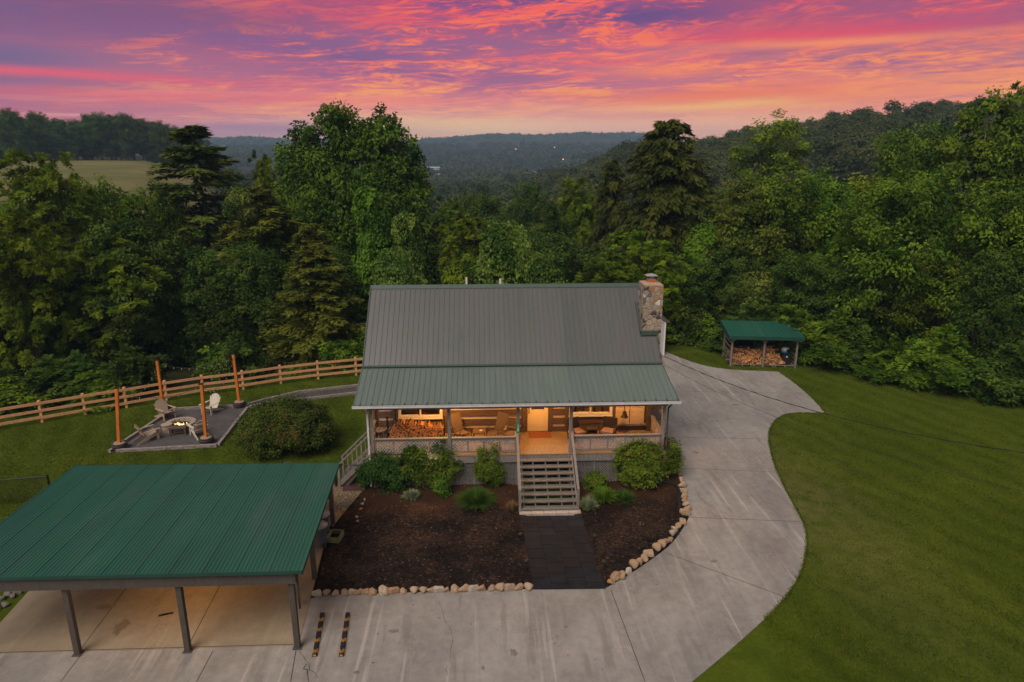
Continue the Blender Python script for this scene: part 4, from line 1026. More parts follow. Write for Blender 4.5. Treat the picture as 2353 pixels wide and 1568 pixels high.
# ------------------------------------------------------------------ bins, wheel stops, rocks
M_bin = mat('grey_plastic', (.17, .165, .19), (.14, .135, .16), .5, 5)
M_binlid = mat('grey_lid', (.24, .235, .28), (.20, .195, .235), .45, 5)
def round_bin():
    r = empty('trash_can')
    k_ = MB(); k_.smooth = True; k_.lathe([(.23, 0), (.245, .02), (.29, .72), (.31, .73), (.31, .77)], (0, 0, 0), 28); k_.build('body', M_bin, r)
    k_ = MB(); k_.smooth = True; k_.lathe([(.325, .755), (.33, .79), (.30, .81), (.20, .83), (.19, .85), (.0001, .86)], (0, 0, 0), 28); ld = k_.build('lid', M_binlid, r)
    k_ = MB(); k_.tube([(-.13, 0, .85), (-.11, 0, .90), (.11, 0, .90), (.13, 0, .85)], .017, 6); k_.build('handle', M_bin, ld)
    for s_ in (-1, 1): k_ = MB(); k_.tube([(s_ * .16, -.30, .09), (s_ * .20, -.30, .09)], .09, 12); k_.build('wheel', M_black, r)
    k_ = MB(); k_.box(-.15, .15, .27, .34, .66, .70); k_.build('rear_grip', M_bin, r)
    return r
TC = round_bin(); p_ = at(742, 1250)
place(TC, -6.02, 22.25, .03, radians(70), 'grey lidded trash can standing nearer the front under the carport edge', 'trash can', 'grey trash cans', True)
place(TC, -6.10, 23.02, .03, radians(95), 'grey lidded trash can standing behind the other at the carport edge', 'trash can', 'grey trash cans')
r = empty('planter_tray', (-5.52, 22.5, 0), radians(-8), 'small green wooden frame lying beside the trash cans', 'planter')
M_pt = mat('faded_green_wood', (.16, .17, .085), (.11, .12, .06), .8, 5)
k_ = MB()
for a, b_ in (((-.22, -.28), (.22, -.28)), ((-.22, .28), (.22, .28)), ((-.22, -.28), (-.22, .28)), ((.22, -.28), (.22, .28))): k_.bar(a + (.2,), b_ + (.2,), .05, .2)
k_.build('frame', M_pt, r, False)
k_ = MB(); k_.box(-.2, .2, -.26, .26, .1, .14); k_.build('soil', M_mulch, r, False)
M_stop_y = mat('reflective_yellow', (.62, .27, .02), (.5, .21, .015), .5, 9)
def wheel_stop():
    r = empty('wheel_stop'); k_ = MB()
    Lh = .915
    k_.prism([(-.075, -Lh, 0), (.075, -Lh, 0), (.055, -Lh, .09), (.04, -Lh, .10), (-.04, -Lh, .10), (-.055, -Lh, .09)], (0, 2 * Lh, 0)); k_.build('block', M_black2, r)
    k_ = MB()
    for i in range(4):
        y = -Lh + .10 + i * .46
        for s_ in (-1, 1):
            k_.add([(s_ * .074, y, .012), (s_ * .074, y + .2, .012), (s_ * .0562, y + .12, .092), (s_ * .0562, y - .06 + .04, .092)], [(0, 1, 2, 3) if s_ > 0 else (3, 2, 1, 0)])
            k_.add([(s_ * .054, y - .02, .0945), (s_ * .054, y + .12, .0945), (s_ * .012, y + .05, .1035), (s_ * .012, y - .08, .1035)], [(0, 1, 2, 3) if s_ > 0 else (3, 2, 1, 0)])
    k_.add([(-.05, -Lh - .003, .02), (.05, -Lh - .003, .02), (.03, -Lh - .003, .08), (-.03, -Lh - .003, .08)], [(0, 1, 2, 3)])
    k_.build('reflector', M_stop_y, r); return r
WS = wheel_stop()
place(WS, -4.97, 17.37, .021, radians(6), 'black and yellow wheel stop closer to the carport', 'wheel stop', 'wheel stops on the concrete', True)
place(WS, -4.2, 17.34, .021, radians(5), 'black and yellow wheel stop farther from the carport', 'wheel stop', 'wheel stops on the concrete')
from mathutils import noise as mnoise
import bmesh
M_rockm = bpy.data.materials.new('edging_stone'); M_rockm.use_nodes = True; t = NT(M_rockm.node_tree)
b = t.n['Principled BSDF']; b.inputs['Roughness'].default_value = .85
co = t.new('ShaderNodeTexCoord').outputs['Object']; oi = t.new('ShaderNodeObjectInfo').outputs['Random']
c = t.ramp(oi, [(0, (.42, .29, .19, 1)), (.3, (.36, .23, .14, 1)), (.55, (.46, .35, .26, 1)), (.72, (.40, .21, .09, 1)), (.86, (.34, .27, .22, 1)), (1, (.52, .45, .38, 1))])
c = t.mix(.55, c, t.ramp(t.noise(co, 5, 5, .65), [(.3, (.35, .3, .27, 1)), (.7, (1.1, 1.05, 1, 1))]), 'MULTIPLY')
t.put(b.inputs['Base Color'], c)
bn = t.new('ShaderNodeBump'); bn.inputs['Strength'].default_value = .5; bn.inputs['Distance'].default_value = .03
t.put(bn.inputs['Height'], t.noise(co, 11, 5, .65)); t.l.new(bn.outputs[0], b.inputs['Normal'])
def rock_mesh(seed, m_=None):
    bm = bmesh.new(); bmesh.ops.create_icosphere(bm, subdivisions=3, radius=.5); r = random.Random(seed)
    cuts = [(Vector((r.gauss(0, 1), r.gauss(0, 1), r.gauss(0, 1))).normalized(), r.uniform(.24, .40)) for _ in range(9)]
    for v in bm.verts:
        for n, d in cuts:
            e = v.co.dot(n) - d
            if e > 0: v.co -= n * e * .95
        v.co += v.co.normalized() * .05 * mnoise.noise(v.co * 3 + Vector((seed, 0, 0)))
        v.co.z = max(v.co.z, -.3)
    for f in bm.faces: f.smooth = True
    me = bpy.data.meshes.new('edging_stone'); bm.to_mesh(me); bm.free(); me.materials.append(m_ or M_rockm); return me
RM = [rock_mesh(i) for i in range(7)]
def rock(p, sx, sy, sz, label, group, name='edging_stone', zz=0, cat='stone'):
    o = bpy.data.objects.new(name, random.choice(RM)); COL.objects.link(o)
    o.location = (p.x, p.y, zz + sz * .28); o.scale = (sx, sy, sz); o.rotation_euler = (random.uniform(-.25, .25), random.uniform(-.25, .25), random.uniform(0, 6.28) if abs(sx - sy) < .06 else random.uniform(-.2, .2))
    return tag(o, label, cat, group)
for i, x in enumerate((77, 135, 185, 243, 290, 325, 362, 405, 472, 527, 585, 650, 703, 748, 793, 840, 890, 941, 996, 1048, 1105, 1156, 1208, 1263, 1320)):
    ysrc = 1120 + (868 - 36 * (x - 77) / 1243) / 2.353; xs = 760 + x / 2.353
    s_ = random.uniform(.27, .41) + (.08 if x in (472, 405, 1320) else 0)
    rock(at(xs * .91914, ysrc * .91914), s_ * 1.05, s_ * .8, s_ * .85, 'tan edging stone in the straight row along the front of the mulch bed', 'stones edging the front of the mulch bed')
cv = [(1807, 800), (1835, 775), (1872, 765), (1910, 738), (1940, 700), (1975, 686), (2003, 660), (2027, 635), (2075, 600), (2108, 583), (2130, 563), (2157, 551), (2168, 515), (2182, 493), (2203, 473), (2228, 446), (2240, 395), (2255, 370), (2250, 345), (2237, 318), (2235, 295), (2230, 265), (2222, 233), (2218, 198), (2208, 160)]
cv += [(760 + 0, 0)] * 0
for (x, y) in cv:
    s_ = random.uniform(.28, .46) + (.1 if (x, y) in ((2240, 395), (2075, 600), (2027, 635), (1940, 700)) else 0)
    rock(at((760 + x / 2.353) * .91914, (1120 + y / 2.353) * .91914), s_, s_ * .85, s_ * .85, 'tan edging stone in the curved row between mulch bed and drive', 'stones edging the curved side of the mulch bed')
for (x, y) in ((1562, 1083), (1559, 1066), (1556, 1050), (1551, 1036), (1545, 1022), (1537, 1010), (1529, 998), (1524, 988)):
    s_ = random.uniform(.24, .36); rock(at(x, y), s_, s_ * .85, s_ * .8, 'small pale stone along the drive beside the porch corner', 'stones beside the porch corner')
M_rubble = mat('grey_rubble', (.19, .16, .155), (.10, .085, .085), .9, 6, bump=.5)
for i in range(10):
    x, y = [(30, 1378), (48, 1366), (62, 1356), (72, 1348), (40, 1392), (20, 1400), (56, 1372), (78, 1338), (10, 1412), (66, 1364)][i]
    s_ = random.uniform(.25, .42); o = rock(at(x, y) + Vector((-.35, 0, 0)), s_, s_ * .8, s_ * .6, 'rough grey rock heaped along the far edge of the carport slab', 'rocks beside the carport slab', 'rubble_rock'); o.material_slots[0].link = 'OBJECT'; o.material_slots[0].material = M_rubble
for (x, y) in ((833, 1160), (829, 1172), (820, 1190), (822, 1200), (838, 1150)):
    rock(at(x, y, .04), .16, .13, .12, 'little white stone at the edge of the pea gravel', 'white stones edging the gravel', 'white_stone', .05)
k_ = MB(); q = PX([(787, 1131), (833, 1129), (833, 1117), (789, 1119)]); k_.prism([p + Vector((0, 0, .03)) for p in q], (0, 0, .04)); tag(k_.build('stepping_slab', mat('dark_red_slab', (.085, .035, .035), (.06, .025, .026), .8, 5, bump=.2)), 'dark red stepping slab on the pea gravel', 'slab')
dp = smooth_path([at((1500 + x / 6.03) * .91914, (1080 + y / 6.03) * .91914, .14) for x, y in ((860, 765), (920, 760), (1060, 768), (1150, 815), (1192, 900), (1188, 1000), (1205, 1100), (1190, 1180))])
k_ = MB(); k_.tube(dp, [.065 + (.006 if i % 2 else 0) for i in range(len(dp))], 10); tag(k_.build('drain_pipe', M_black2), 'black corrugated drain pipe curving inside the stone edging', 'drain pipe')
def path_light():
    r = empty('path_light'); k_ = MB(); k_.tube([(0, 0, 0), (0, 0, .32)], .015, 6); k_.build('stake', M_black, r)
    k_ = MB(); k_.lathe([(.05, .3), (.05, .38), (.085, .385), (.06, .41), (.001, .42)], (0, 0, 0), 12); k_.build('lamp_head', M_black, r); return r
PL = path_light()
for i, ((x, y), lb) in enumerate((((1272, 560), 'black stake light left of the walk, the one nearer the steps'), ((1308, 720), 'black stake light left of the walk, the one nearer the drive'), ((1708, 570), 'black stake light right of the walk, the one nearer the steps'), ((1762, 725), 'black stake light right of the walk, the one nearer the drive'))):
    p = at((760 + x / 2.353) * .91914, (1120 + y / 2.353) * .91914, .05); place(PL, p.x, p.y, .05, 0, lb, 'garden light', 'stake lights along the walk', i == 0)

# ------------------------------------------------------------------ fire pit court
M_pitg = mat('grey_stone_dust', (.095, .080, .078), (.062, .053, .054), .95, 1.5, bump=.5, bscale=60)
pitp = PX([(252, 1040), (498, 1026), (560, 938), (590, 934), (600, 928), (545, 932), (400, 944)])
pitp = PX([(252, 1042), (500, 1026), (566, 937), (400, 944)])
tag(poly_solid('gravel_court', pitp, .03, M_pitg, thick=.05), 'square grey gravel court around the fire pit', kind='structure')
lpath = PX([(545, 936), (566, 940), (585, 932), (640, 922), (690, 922), (760, 912), (860, 898), (860, 888), (760, 896), (690, 906), (640, 914), (590, 924)])
tag(poly_solid('gravel_path', PX([(552, 938), (572, 938), (640, 925), (700, 921), (870, 900), (870, 885), (690, 905), (600, 924)]), .026, M_pitg, thick=.05), 'grey gravel path from the court to the cabin', kind='structure')
M_timber = mat('weathered_timber', (.36, .30, .28), (.12, .095, .09), .9, 4, (1, 6, 6), bump=.5)
def timbers(px, n, lab, z=.09):
    P = PX(px); tot = []
    for a, b_ in zip(P, P[1:]):
        m_ = n if len(P) == 2 else 1
        for i in range(m_): tot.append((a.lerp(b_, i / m_), a.lerp(b_, (i + 1) / m_)))
    for a, b_ in tot:
        d = (b_ - a).normalized(); k_ = MB(); k_.bar(a + Vector((0, 0, z)), b_ - d * .03 + Vector((0, 0, z + random.uniform(-.015, .015))), .14, .15)
        tag(k_.build('landscape_timber', M_timber), lab, 'timber', 'timbers ' + lab.split(' timber ')[1])
timbers([(268, 1040), (500, 1028)], 2, 'weathered landscape timber along the near edge of the gravel court')
timbers([(252, 1042), (398, 944)], 3, 'weathered landscape timber along the fence corner side of the gravel court')
timbers([(398, 944), (550, 936)], 2, 'weathered landscape timber along the far edge of the gravel court')
timbers([(502, 1027), (570, 940)], 3, 'weathered landscape timber on the shrub side of the gravel court')
timbers([(556, 937), (610, 922), (690, 904), (870, 884)], 1, 'weathered landscape timber along the far edge of the gravel path')
timbers([(574, 939), (640, 925), (700, 921), (870, 901)], 1, 'weathered landscape timber along the near edge of the gravel path')
# fire pit
fp = at(416, 985); r = empty('fire_pit', fp, 0, 'round tan stone fire pit with small flames', 'fire pit')
M_fps = mat('pit_block', (.40, .30, .24), (.27, .20, .165), .85, 7, bump=.5)
for lv in range(2):
    for i in range(14):
        a = 2 * pi * (i + .5 * lv) / 14; b_ = a + 2 * pi / 14 - .03; k_ = MB()
        pts = [(cos(t_) * rr_, sin(t_) * rr_, .02 + lv * .17) for t_, rr_ in ((a, .52), (b_, .52), (b_, .76), (a, .76))]
        k_.prism(pts, (0, 0, .165)); k_.build('ring_block', M_fps, r, False)
k_ = MB(); k_.lathe([(.5, .05), (.5, .2)], (0, 0, 0), 20); k_.build('ember_bed', mat('ash', (.03, .025, .022), (.012, .01, .009), .95, 20, bump=1), r, False)
M_flame = emis('flame', (1, .66, .24, 1), 4.5)
k_ = MB()
for i in range(16):
    a = random.uniform(0, 6.28); q = random.uniform(0, .34); h_ = random.uniform(.04, .12); c_ = Vector((cos(a) * q * 1.2, sin(a) * q * .8, .2))
    k_.lathe([(.008, 0), (.020, h_ * .3), (.012, h_ * .7), (.001, h_)], c_, 6)
k_.build('flames', M_flame, r, False)
M_adt = mat('tan_resin', (.42, .30, .22), (.36, .255, .19), .6, 4)
M_adw = mat('cream_resin', (.60, .52, .42), (.54, .465, .375), .6, 4)
def adirondack(m_):
    r = empty('adirondack_chair')
    k_ = MB()
    for i in range(6): y = -.34 + i * .098; z = .40 - (y + .34) * .30; k_.bar((-.27, y, z), (.27, y, z), .088, .02, (0, .28, 1))
    k_.build('seat', m_, r)
    k_ = MB()
    for i in range(7):
        u = (i - 3) / 3; x0 = u * .215; x1 = u * .30; Lb = .84 - .17 * u * u
        k_.bar((x0, .17, .20), (x1, .17 + Lb * .42, .20 + Lb * .9), .070, .022, (0, 1, 0), wd1=.088)
    k_.bar((-.26, .30, .42), (.26, .30, .42), .03, .07); k_.bar((-.28, .47, .76), (.28, .47, .76), .03, .07)
    k_.build('backrest', m_, r)
    for s_ in (-1, 1):
        k_ = MB(); k_.prism([(s_ * .34 - .065, -.44, .555), (s_ * .34 + .065, -.44, .555), (s_ * .34 + .075, -.2, .555), (s_ * .34 + .03, .36, .555), (s_ * .34 - .04, .36, .555)], (0, 0, .022)); k_.build('armrest', m_, r)
        k_ = MB(); k_.box(s_ * .305 - .014, s_ * .305 + .014, -.38, -.26, 0, .554); k_.build('front_leg', m_, r)
        k_ = MB(); x = s_ * .28; k_.prism([(x - .012, -.40, .39), (x - .012, -.36, .27), (x - .012, .55, .0), (x - .012, .72, .0), (x - .012, .66, .06), (x - .012, .25, .23)], (.024, 0, 0)); k_.build('rear_leg', m_, r)
    return r
A1 = adirondack(M_adt); A2 = adirondack(M_adw)
def face(p, q): return atan2(q.x - p.x, -(q.y - p.y))
for i, (px, py, ref, lb, aim) in enumerate(((383, 962, A1, 'tan adirondack chair beside the barrel at the far fence corner', (430, 980)), (343, 1012, A1, 'tan adirondack chair with its side turned, next to the small barrel table', (420, 988)), (486, 950, A2, 'cream adirondack chair facing away from the path at the far side of the pit', (430, 978)), (458, 1002, A2, 'cream adirondack chair half hidden behind the near light post', (424, 975)))):
    p = at(px, py); place(ref, p.x, p.y, .03, face(p, at(*aim)), lb, 'chair', 'adirondack chairs around the fire pit', i in (0, 2))
r = empty('bench_table', at(411, 1000), .15, 'small dark wooden bench in front of the fire pit', 'bench')
M_bn = mat('dark_bench_wood', (.13, .075, .06), (.075, .045, .038), .7, 5, (1, 6, 6))
k_ = MB(); k_.box(-.42, .42, -.2, .2, .40, .45); k_.build('seat', M_bn, r, False)
for x in (-.36, .36):
    for y in (-.15, .15): k_ = MB(); k_.box(x - .035, x + .035, y - .035, y + .035, 0, .399); k_.build('leg', M_bn, r, False)
k_ = MB(); k_.box(-.325, .325, -.02, .02, .12, .18); k_.build('stretcher', M_bn, r, False)
r = empty('barrel_table', at(385, 993), 0, 'small tan barrel table between the two tan chairs', 'table')
k_ = MB(); k_.lathe([(.20, .02), (.24, .2), (.22, .40)], (0, 0, 0), 16); k_.build('barrel', M_adt, r, False)
k_ = MB(); k_.lathe([(.27, .401), (.27, .43)], (0, 0, 0), 18); k_.build('tabletop', M_adt, r, False)
M_orange = mat('cedar_stain_post', (.66, .19, .028), (.48, .125, .016), .55, 3, (5, 5, .6))
M_stave = mat('barrel_stave', (.15, .11, .095), (.06, .045, .042), .8, 3, (9, 9, 1), bump=.4)
M_peb = stonemat('cream_pebbles', 30, [(0, (.60, .44, .28, 1)), (.4, (.68, .54, .38, 1)), (.7, (.50, .36, .22, 1))], (.22, .15, .09), .08)
POSTS = [((276, 1033), (268, 893), 'orange light post in a barrel at the corner nearest the carport'), ((475, 1020), (463, 884), 'orange light post in a barrel at the near corner by the round shrub'), ((376, 944), (361, 829), 'orange light post in a barrel at the far corner by the rail fence'), ((551, 936), (536, 815), 'orange light post in a barrel at the far corner where the path begins')]
TOPS = []
for (bx, by), (tx, ty), lb in POSTS:
    p = at(bx, by); q = atY(tx, ty, p.y); TOPS.append(q)
    r = empty('light_post', p, 0, lb, 'light post', 'barrel light posts around the fire pit')
    k_ = MB(); k_.smooth = True; k_.lathe([(.27, 0), (.34, .17), (.35, .30), (.345, .36), (.32, .36), (.32, .30)], (0, 0, 0), 28); bl = k_.build('barrel', M_stave, r, False)
    for zz, r_ in ((.06, .302), (.22, .352), (.33, .354)): k_ = MB(); k_.lathe([(r_, zz - .02), (r_ + .004, zz + .02)], (0, 0, 0), 28); k_.build('hoop', M_black, bl, False)
    k_ = MB(); k_.lathe([(.318, .31), (.25, .36), (.001, .38)], (0, 0, 0), 20); k_.build('pebble_fill', M_peb, r, False)
    k_ = MB(); k_.bar((0, 0, .30), q - p, .13, .13, (0, 1, 0)); k_.build('post', M_orange, r, False)
    k_ = MB(); d = q - p; k_.bar(d + Vector((-.13, 0, .02)), d + Vector((.06, 0, .05)), .14, .05); k_.build('solar_panel', M_black, r, False)
M_bulb = mat('frosted_bulb', (.42, .40, .36), (.36, .34, .31), .3)
def strand(a, b_, sag, lb, nb=9):
    r = empty('string_lights', a, 0, lb, 'string lights', 'string lights between the posts')
    P = [a.lerp(b_, t_) - a - Vector((0, 0, sag * 4 * t_ * (1 - t_))) for t_ in np.linspace(0, 1, 17)]
    k_ = MB(); k_.tube(P, .008, 5); k_.build('cable', M_black, r, False)
    for i in range(1, nb + 1):
        t_ = i / (nb + 1); q = a.lerp(b_, t_) - a - Vector((0, 0, sag * 4 * t_ * (1 - t_)))
        k_ = MB(); k_.lathe([(.012, -.03), (.024, -.055), (.022, -.085), (.004, -.10)], q, 8); k_.build('bulb', M_bulb, r, False)
T = [q - Vector((0, 0, .15)) for q in TOPS]
strand(T[2], T[3], .45, 'drooping string of bulbs between the two posts along the fence'); strand(T[0], T[2], .8, 'drooping string of bulbs on the carport side of the fire pit'); strand(T[1], T[3], .8, 'drooping string of bulbs on the shrub side of the fire pit'); strand(T[0], T[3], 1.1, 'drooping string of bulbs crossing diagonally over the fire pit', 12)

# ------------------------------------------------------------------ fences
M_fence = mat('new_fence_pine', (.66, .34, .165), (.52, .25, .115), .75, 4, (2, 2, 2), bump=.2)
fpx = [(268, 490), (538, 443), (795, 400), (1045, 355), (1275, 318), (1525, 287), (1760, 250), (1993, 222), (2230, 197)]
FP = [at(x / 2.503 * .91914, (860 + y / 2.503) * .91914) for x, y in fpx]
FP = [FP[0] + (FP[0] - FP[1]) * 2, FP[0] + (FP[0] - FP[1])] + FP
FP += [FP[-1] + (FP[-1] - FP[-2]), FP[-1] + (FP[-1] - FP[-2]) * 2]
fe = empty('rail_fence', FP[2], 0, 'orange tan three rail wooden fence along the woods', 'fence')
for p in FP: k_ = MB(); k_.box(p.x - .065, p.x + .065, p.y - .065, p.y + .065, -.1, 1.22); k_.build('post', M_fence, fe)
for a, b_ in zip(FP, FP[1:]):
    for zz in (.30, .68, 1.08):
        d = (b_ - a).normalized(); k_ = MB(); off = Vector((0, -.085, zz + random.uniform(-.012, .012))); k_.bar(a + off, b_ + off - d * .004, .036, .145); k_.build('rail', M_fence, fe)
def chain_fence(pts, h_, label):
    r = empty('chain_link_fence', pts[0], 0, label, 'fence'); 
    for p in pts: k_ = MB(); k_.tube([p + Vector((0, 0, -.1)), p + Vector((0, 0, h_ + .05))], .045, 8); k_.build('post', M_black, r)
    k_ = MB()
    for a, b_ in zip(pts, pts[1:]): k_.tube([a + Vector((0, 0, h_)), b_ + Vector((0, 0, h_))], .03, 6)
    k_.build('top_rail', M_black, r)
    k_ = MB()
    for a, b_ in zip(pts, pts[1:]):
        d = b_ - a; ln = d.length; d.normalize(); n = int((ln + h_) / .11)
        for i in range(n):
            for s_ in (1, -1):
                u0 = i * .11 - (h_ if s_ > 0 else 0); u1 = u0 + h_ * s_ if s_ > 0 else u0 - h_
                z0, z1 = 0, h_
                ua, ub = (u0, u1)
                if ua < 0: z0 = -ua / abs(u1 - u0) * h_; ua = 0
                if ub < 0: z1 = h_ - (-ub) / abs(u1 - u0) * h_; ub = 0
                if ua > ln: z0 = (ua - ln) / abs(u1 - u0) * h_; ua = ln
                if ub > ln: z1 = h_ - (ub - ln) / abs(u1 - u0) * h_; ub = ln
                if z1 - z0 > .03: k_.bar(a + d * ua + Vector((0, 0, z0)), a + d * ub + Vector((0, 0, z1)), .007, .007)
    k_.build('wire_mesh', M_black, r)
q = atY(108, 1090, 26.1)
chain_fence([Vector((q.x, 26.1, 0)), Vector((q.x - 3, 25.6, 0)), Vector((q.x - 6, 25.1, 0))], 1.08, 'black chain link fence ending on the lawn behind the carport')
chain_fence([Vector((-8.6, 27.0, 0)), Vector((-6.35, 26.75, 0)), Vector((-5.05, 26.6, 0))], 1.05, 'black chain link fence between carport and side steps')

# ------------------------------------------------------------------ wood shed at the right
SA, SB = at(1676, 842), at(1828, 846); sd_ = SB - SA; sl = sd_.length; ang = atan2(sd_.y, sd_.x)
ws = empty('wood_shed', SA, ang, 'open sided firewood shed with green metal roof', 'shed')
Dp = 2.3; M_shw = mat('shed_wood', (.24, .19, .165), (.15, .115, .10), .85, 4, (6, 6, 1), bump=.3)
for i, x in enumerate((.05, sl / 2, sl - .05)):
    k_ = MB(); k_.box(x - .06, x + .06, -.06, .06, 0, 2.05); k_.build('post', M_shw, ws, False)
    k_ = MB(); k_.box(x - .06, x + .06, Dp - .06, Dp + .06, 0, 2.35); k_.build('post', M_shw, ws, False)
    k_ = MB()
    for s_ in ((1,), (-1, 1), (-1,))[i]: k_.bar((x + s_ * .07, 0, 1.72), (x + s_ * .3, 0, 1.98), .05, .07)
    k_.build('brace', M_shw, ws, False)
rf = MB(); za, zb = 2.18, 2.52
rf.prism([(-.25, -.35, za), (sl + .25, -.35, za), (sl + .25, Dp + .3, zb), (-.25, Dp + .3, zb)], (0, 0, -.05))
for i in range(21): x = -.22 + i * (sl + .44) / 20; rf.bar((x, -.34, za + .012), (x, Dp + .29, zb + .012), .035, .03)
rf.build('roof', M_roofgreen, ws, False)
k_ = MB(); k_.box(-.26, sl + .26, -.38, -.351, za - .22, za + .01); k_.build('fascia', M_trimgreen, ws, False)
for x in (-.27, sl + .251): k_ = MB(); k_.prism([(x, -.35, za - .24), (x, -.35, za), (x, Dp + .3, zb), (x, Dp + .3, zb - .3)], (.02, 0, 0)); k_.build('fascia', M_trimgreen, ws, False)
for x in (.05, sl - .05):
    for zz in (.2, .48, .76, 1.15, 1.5, 1.85): k_ = MB(); k_.box(x - .012, x + .012, .062, Dp - .062, zz, zz + .13); k_.build('side_slat', M_shw, ws, False)
def shp(x, y, z): return SA + Vector((x * cos(ang) - y * sin(ang), x * sin(ang) + y * cos(ang), z))
for i in range(3):
    r = empty('pallet', shp(.2 + i * 1.38, .05, 0), ang, ('wooden pallet under the firewood at the end away from the bin', 'wooden pallet under the firewood behind the middle post', 'wooden pallet beneath the black bin')[i], 'pallet', 'pallets on the shed floor')
    k_ = MB()
    for j_ in range(6): k_.box(0, 1.3, .02 + j_ * .33, .16 + j_ * .33, .10, .125)
    k_.build('deck_board', M_shw, r, False)
    for x in (.0, .61, 1.22): k_ = MB(); k_.box(x, x + .08, .02, 1.8, 0.0, .099); k_.build('stringer', M_shw, r, False)
def heap_top(x): return float(np.interp(x, [.1, .5, 1.3, 1.7, 2.0, 2.3, 2.7, 3.0, 3.3, 3.6], [.75, .95, 1.15, 1.0, 1.08, 1.22, 1.2, .95, .6, .25]))
rr = random.Random(5); cnt = 0
hk = MB(); X_ = np.linspace(.12, 3.5, 14)
for i in range(len(X_) - 1):
    x0, x1 = X_[i], X_[i + 1]; h0, h1 = heap_top(x0) - .12, heap_top(x1) - .12
    hk.prism([(x0, .3, .13), (x1, .3, .13), (x1, .5, h1 * .6 + .1), (x1, .95, max(h1, .2)), (x1, 1.6, max(h1, .2)), (x0, 1.6, max(h0, .2)), (x0, .95, max(h0, .2)), (x0, .5, h0 * .6 + .1)][:2] + [(x1, .9, max(h1, .2)), (x0, .9, max(h0, .2))], (0, .8, 0))
ho = hk.build('firewood', M_bark, None); ho.location = SA; ho.rotation_euler = (0, 0, ang); tag(ho, 'firewood packed in the middle of the shed heap', kind='stuff')
zz = .18
while zz < 1.25:
    x = .14
    while x < 3.62:
        if zz < heap_top(x) + .03:
            y = .12 + .42 * zz + rr.uniform(-.08, .08); cross = rr.random() < .55
            put_log(shp(x, y, zz), (rr.uniform(-.6, .45), rr.uniform(0, 6.28), ang + (rr.uniform(-.25, .25) if not cross else rr.choice((-1, 1)) * rr.uniform(.5, 1.3))), rr.uniform(.55, 1.05), 'split firewood log heaped under the green shed roof', 'firewood logs heaped in the shed'); cnt += 1
        x += rr.uniform(.11, .17)
    zz += .088
r = empty('storage_bin', shp(sl - .55, .55, .13), ang, 'black plastic bin under the shed roof beside the firewood', 'bin')
k_ = MB(); k_.prism([(-.26, -.26, 0), (.26, -.26, 0), (.26, .26, 0), (-.26, .26, 0)], (0, 0, .72)); k_.build('body', M_black2, r, False)
k_ = MB(); k_.box(-.29, .29, -.29, .29, .722, .77); k_.build('lid', M_black, r, False)
k_ = MB(); k_.box(-.04, .06, -.264, -.261, .5, .58); k_.build('sticker', M_white, r, False)
r = empty('pet_carrier', shp(sl - .62, .5, .91), ang + .2, 'grey and blue plastic pet carrier on top of the black bin', 'pet carrier')
k_ = MB(); k_.smooth = True; k_.lathe([(.26, .09), (.27, .2), (.24, .32), (.15, .38), (.001, .39)], (0, 0, 0), 20, 1, .8); k_.build('top_shell', mat('pale_grey_plastic', (.42, .40, .46), (.36, .35, .40), .4), r, False)
k_ = MB(); k_.lathe([(.24, .0), (.27, .088)], (0, 0, 0), 20, 1, .8); k_.build('bottom_shell', mat('blue_plastic', (.02, .17, .33), (.015, .13, .26), .4), r, False)
k_ = MB(); k_.box(-.02, .16, -.235, -.2, .1, .28); k_.build('door', M_black, r, False)

# pale outbuilding behind the chimney
ob = empty('outbuilding', (10.8, 47, 0), 0, 'pale grey outbuilding with brown shingle roof behind the chimney', 'shed')
q = atY(1534, 737, 45.4); qb = at(1530, 817)
xr = q.x; zt = q.z; xl = xr - 4.2; xm = (xl + xr) / 2
M_vinyl = mat('pale_vinyl', (.42, .40, .44), (.37, .35, .39), .6, 4)
k_ = MB(); k_.prism([(xl, 45.45, -.2), (xr - .15, 45.45, -.2), (xr - .15, 45.45, zt - .1), (xm, 45.45, zt + 1.2), (xl, 45.45, zt - .1)], (0, 4.5, 0)); k_.build('wall', M_vinyl, ob)
k_ = MB(); k_.box(xr - .19, xr - .09, 45.39, 45.449, -.1, zt - .1); k_.bar((xr + .1, 45.40, zt - .14), (xm, 45.40, zt + 1.26), .05, .14, (0, 1, 0)); k_.build('corner_trim', M_white, ob)
k_ = MB(); sl2 = 1.3 / (xr - xm - .0)
for s_ in (-1, 1):
    xe = xm + s_ * (xr - xm + .15); k_.prism([(xm, 45.2, zt + 1.33), (xe, 45.2, zt - .12), (xe, 50.2, zt - .12), (xm, 50.2, zt + 1.33)], (0, 0, .07))
k_.build('roof', mat('brown_shingle', (.10, .06, .055), (.065, .04, .038), .9, 12, bump=.4), ob)

# power cables to the house
def cable(a, b_, sag, r_, label, twist=False):
    n = 60; P = [a.lerp(b_, t_) - Vector((0, 0, sag * 4 * t_ * (1 - t_))) for t_ in np.linspace(0, 1, n)]
    k_ = MB(); k_.tube(P, r_, 6)
    if twist:
        d = (b_ - a).normalized(); s1 = d.cross(Vector((0, 0, 1))).normalized()
        k_.tube([p + s1 * cos(i * 1.6) * r_ * 1.6 + Vector((0, 0, sin(i * 1.6) * r_ * 1.6)) for i, p in enumerate(P)], r_ * .7, 5)
    tag(k_.build('power_cable', M_black), label, 'cable')
EP = at(2500, 1060, 5.6)
cable(atY(1500, 806, 31.5), EP, .75, .011, 'thick twisted power cable from the gable across the pad and lawn', True)
cable(atY(1500, 824, 31.5), EP - Vector((0, 0, 1.3)), .70, .006, 'thin cable hanging lower than the twisted one over the drive')

